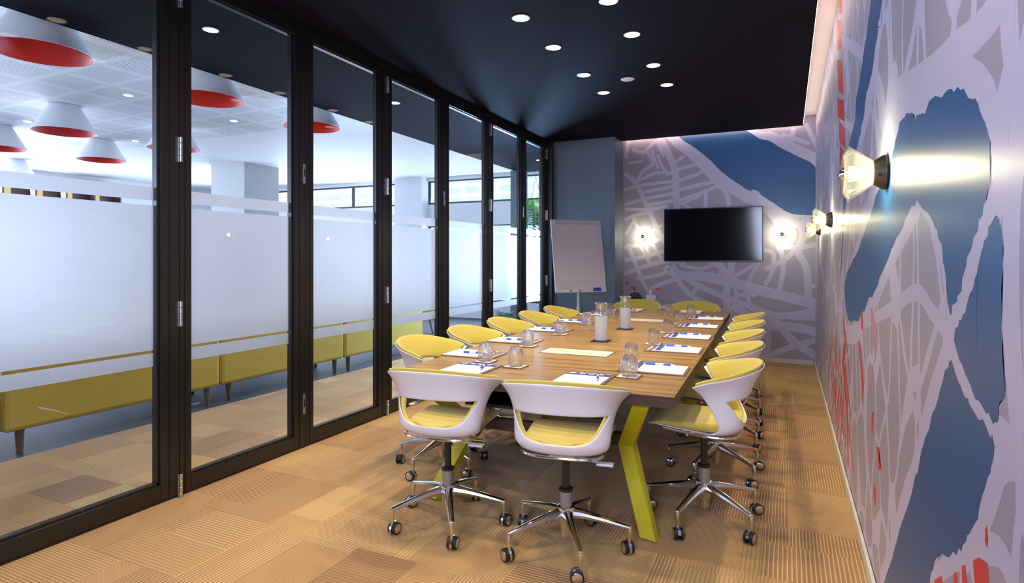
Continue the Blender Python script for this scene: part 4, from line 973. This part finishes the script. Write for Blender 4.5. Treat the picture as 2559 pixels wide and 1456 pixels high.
# lit display shelf at far left
t = thing('display_shelf', 'wooden wall shelf with lit niches at the far end of the lounge', 'shelf', (-13.2, 6.3, 0))
m = MB().box(-0.28, -0.24, -1.6, 1.6, 1.9, 2.8)
for k in range(7): m.box(-0.24, 0.0, -1.6 + k * 0.53, -1.57 + k * 0.53, 1.9, 2.8)
m.box(-0.24, 0, -1.6, 1.6, 1.9, 1.93).box(-0.24, 0, -1.6, 1.6, 2.77, 2.8).box(-0.24, 0, -1.6, 1.6, 2.3, 2.33); m.build('shelf_frame', M['leg_wood'], t)
m = MB()
for k in range(6): m.box(-0.238, -0.232, -1.56 + k * 0.53, -1.36 + k * 0.53, 2.34, 2.76)
m.build('niche_light', M['niche'], t)
# ferns
def fern(name, label, loc, n, L, droop, seed, pot=None):
    t = thing(name, label, 'plant', loc); rnd = random.Random(seed); m = MB()
    for k in range(n):
        a = rnd.uniform(0, 2 * PI); l = L * rnd.uniform(0.7, 1.1); up = rnd.uniform(0.5, 1.2); d = Vector((math.cos(a), math.sin(a), 0)); sd = Vector((-math.sin(a), math.cos(a), 0))
        pts = []
        for i in range(13):
            f = i / 12; pts.append(d * (l * 0.75 * (f ** 0.8)) + Vector((0, 0, l * (up * f * 0.75 - droop * f * f * 1.2))))
        for i in range(1, 13):
            p, q = pts[i - 1], pts[i]; w = 0.055 * math.sin(PI * (i / 13) ** 0.7) + 0.006; tdir = (q - p).normalized()
            for sg in (-1, 1):
                for c in (0.15, 0.6):
                    b0 = p.lerp(q, c); b1 = p.lerp(q, c + 0.28); tip = b0 + sd * sg * w + tdir * 0.018 - Vector((0, 0, w * 0.35))
                    m.add([b0, b1, tip], [(0, 1, 2)])
    m.build('fronds', M['leaf'], t, recalc=False)
    if pot:
        MB().lathe(pot, 24).build('planter', M['pot'], t)
    return t
t = fern('hanging_fern', 'large green fern hanging near the ceiling outside the last glass panel', (-3.72, 8.8, 2.14), 110, 0.58, 1.2, 3, [(0, -0.12), (0.10, -0.12), (0.13, 0.0), (0.12, 0.0), (0, -0.02)])
MB().tube([(0.11, 0, -0.01), (0.0, 0, 0.45), (0.0, 0, 0.675)], 0.003, 6).tube([(-0.11, 0, -0.01), (0.0, 0, 0.45)], 0.003, 6).build('hanging_cord', M['black'], t)
fern('potted_fern', 'spiky green fern in a grey planter on the floor beyond the last glass panels', (-4.25, 8.75, 0.30), 46, 0.42, 0.8, 8, [(0, -0.299), (0.14, -0.299), (0.18, 0.0), (0.17, 0.0), (0, -0.03)])
# lounge armchair beyond the bench
t = thing('lounge_armchair', 'yellow green lounge armchair with dark slanted legs beyond the fourth glass panel', 'armchair', (-5.75, 8.35, 0), 0.4)
MB().box(-0.33, 0.33, -0.30, 0.30, 0.30, 0.44, bev=0.04).build('seat', M['vinyl'], t)
MB().box(-0.36, 0.36, -0.38, -0.301, 0.30, 0.78, bev=0.035).build('backrest', M['vinyl'], t)
for sx in (-1, 1):
    for sy in (-1, 1): MB().tube([(sx * 0.24, sy * 0.22, 0.31), (sx * 0.33, sy * 0.29, 0.0)], [0.022, 0.014], 12).build('leg', M['leg_wood'], t)
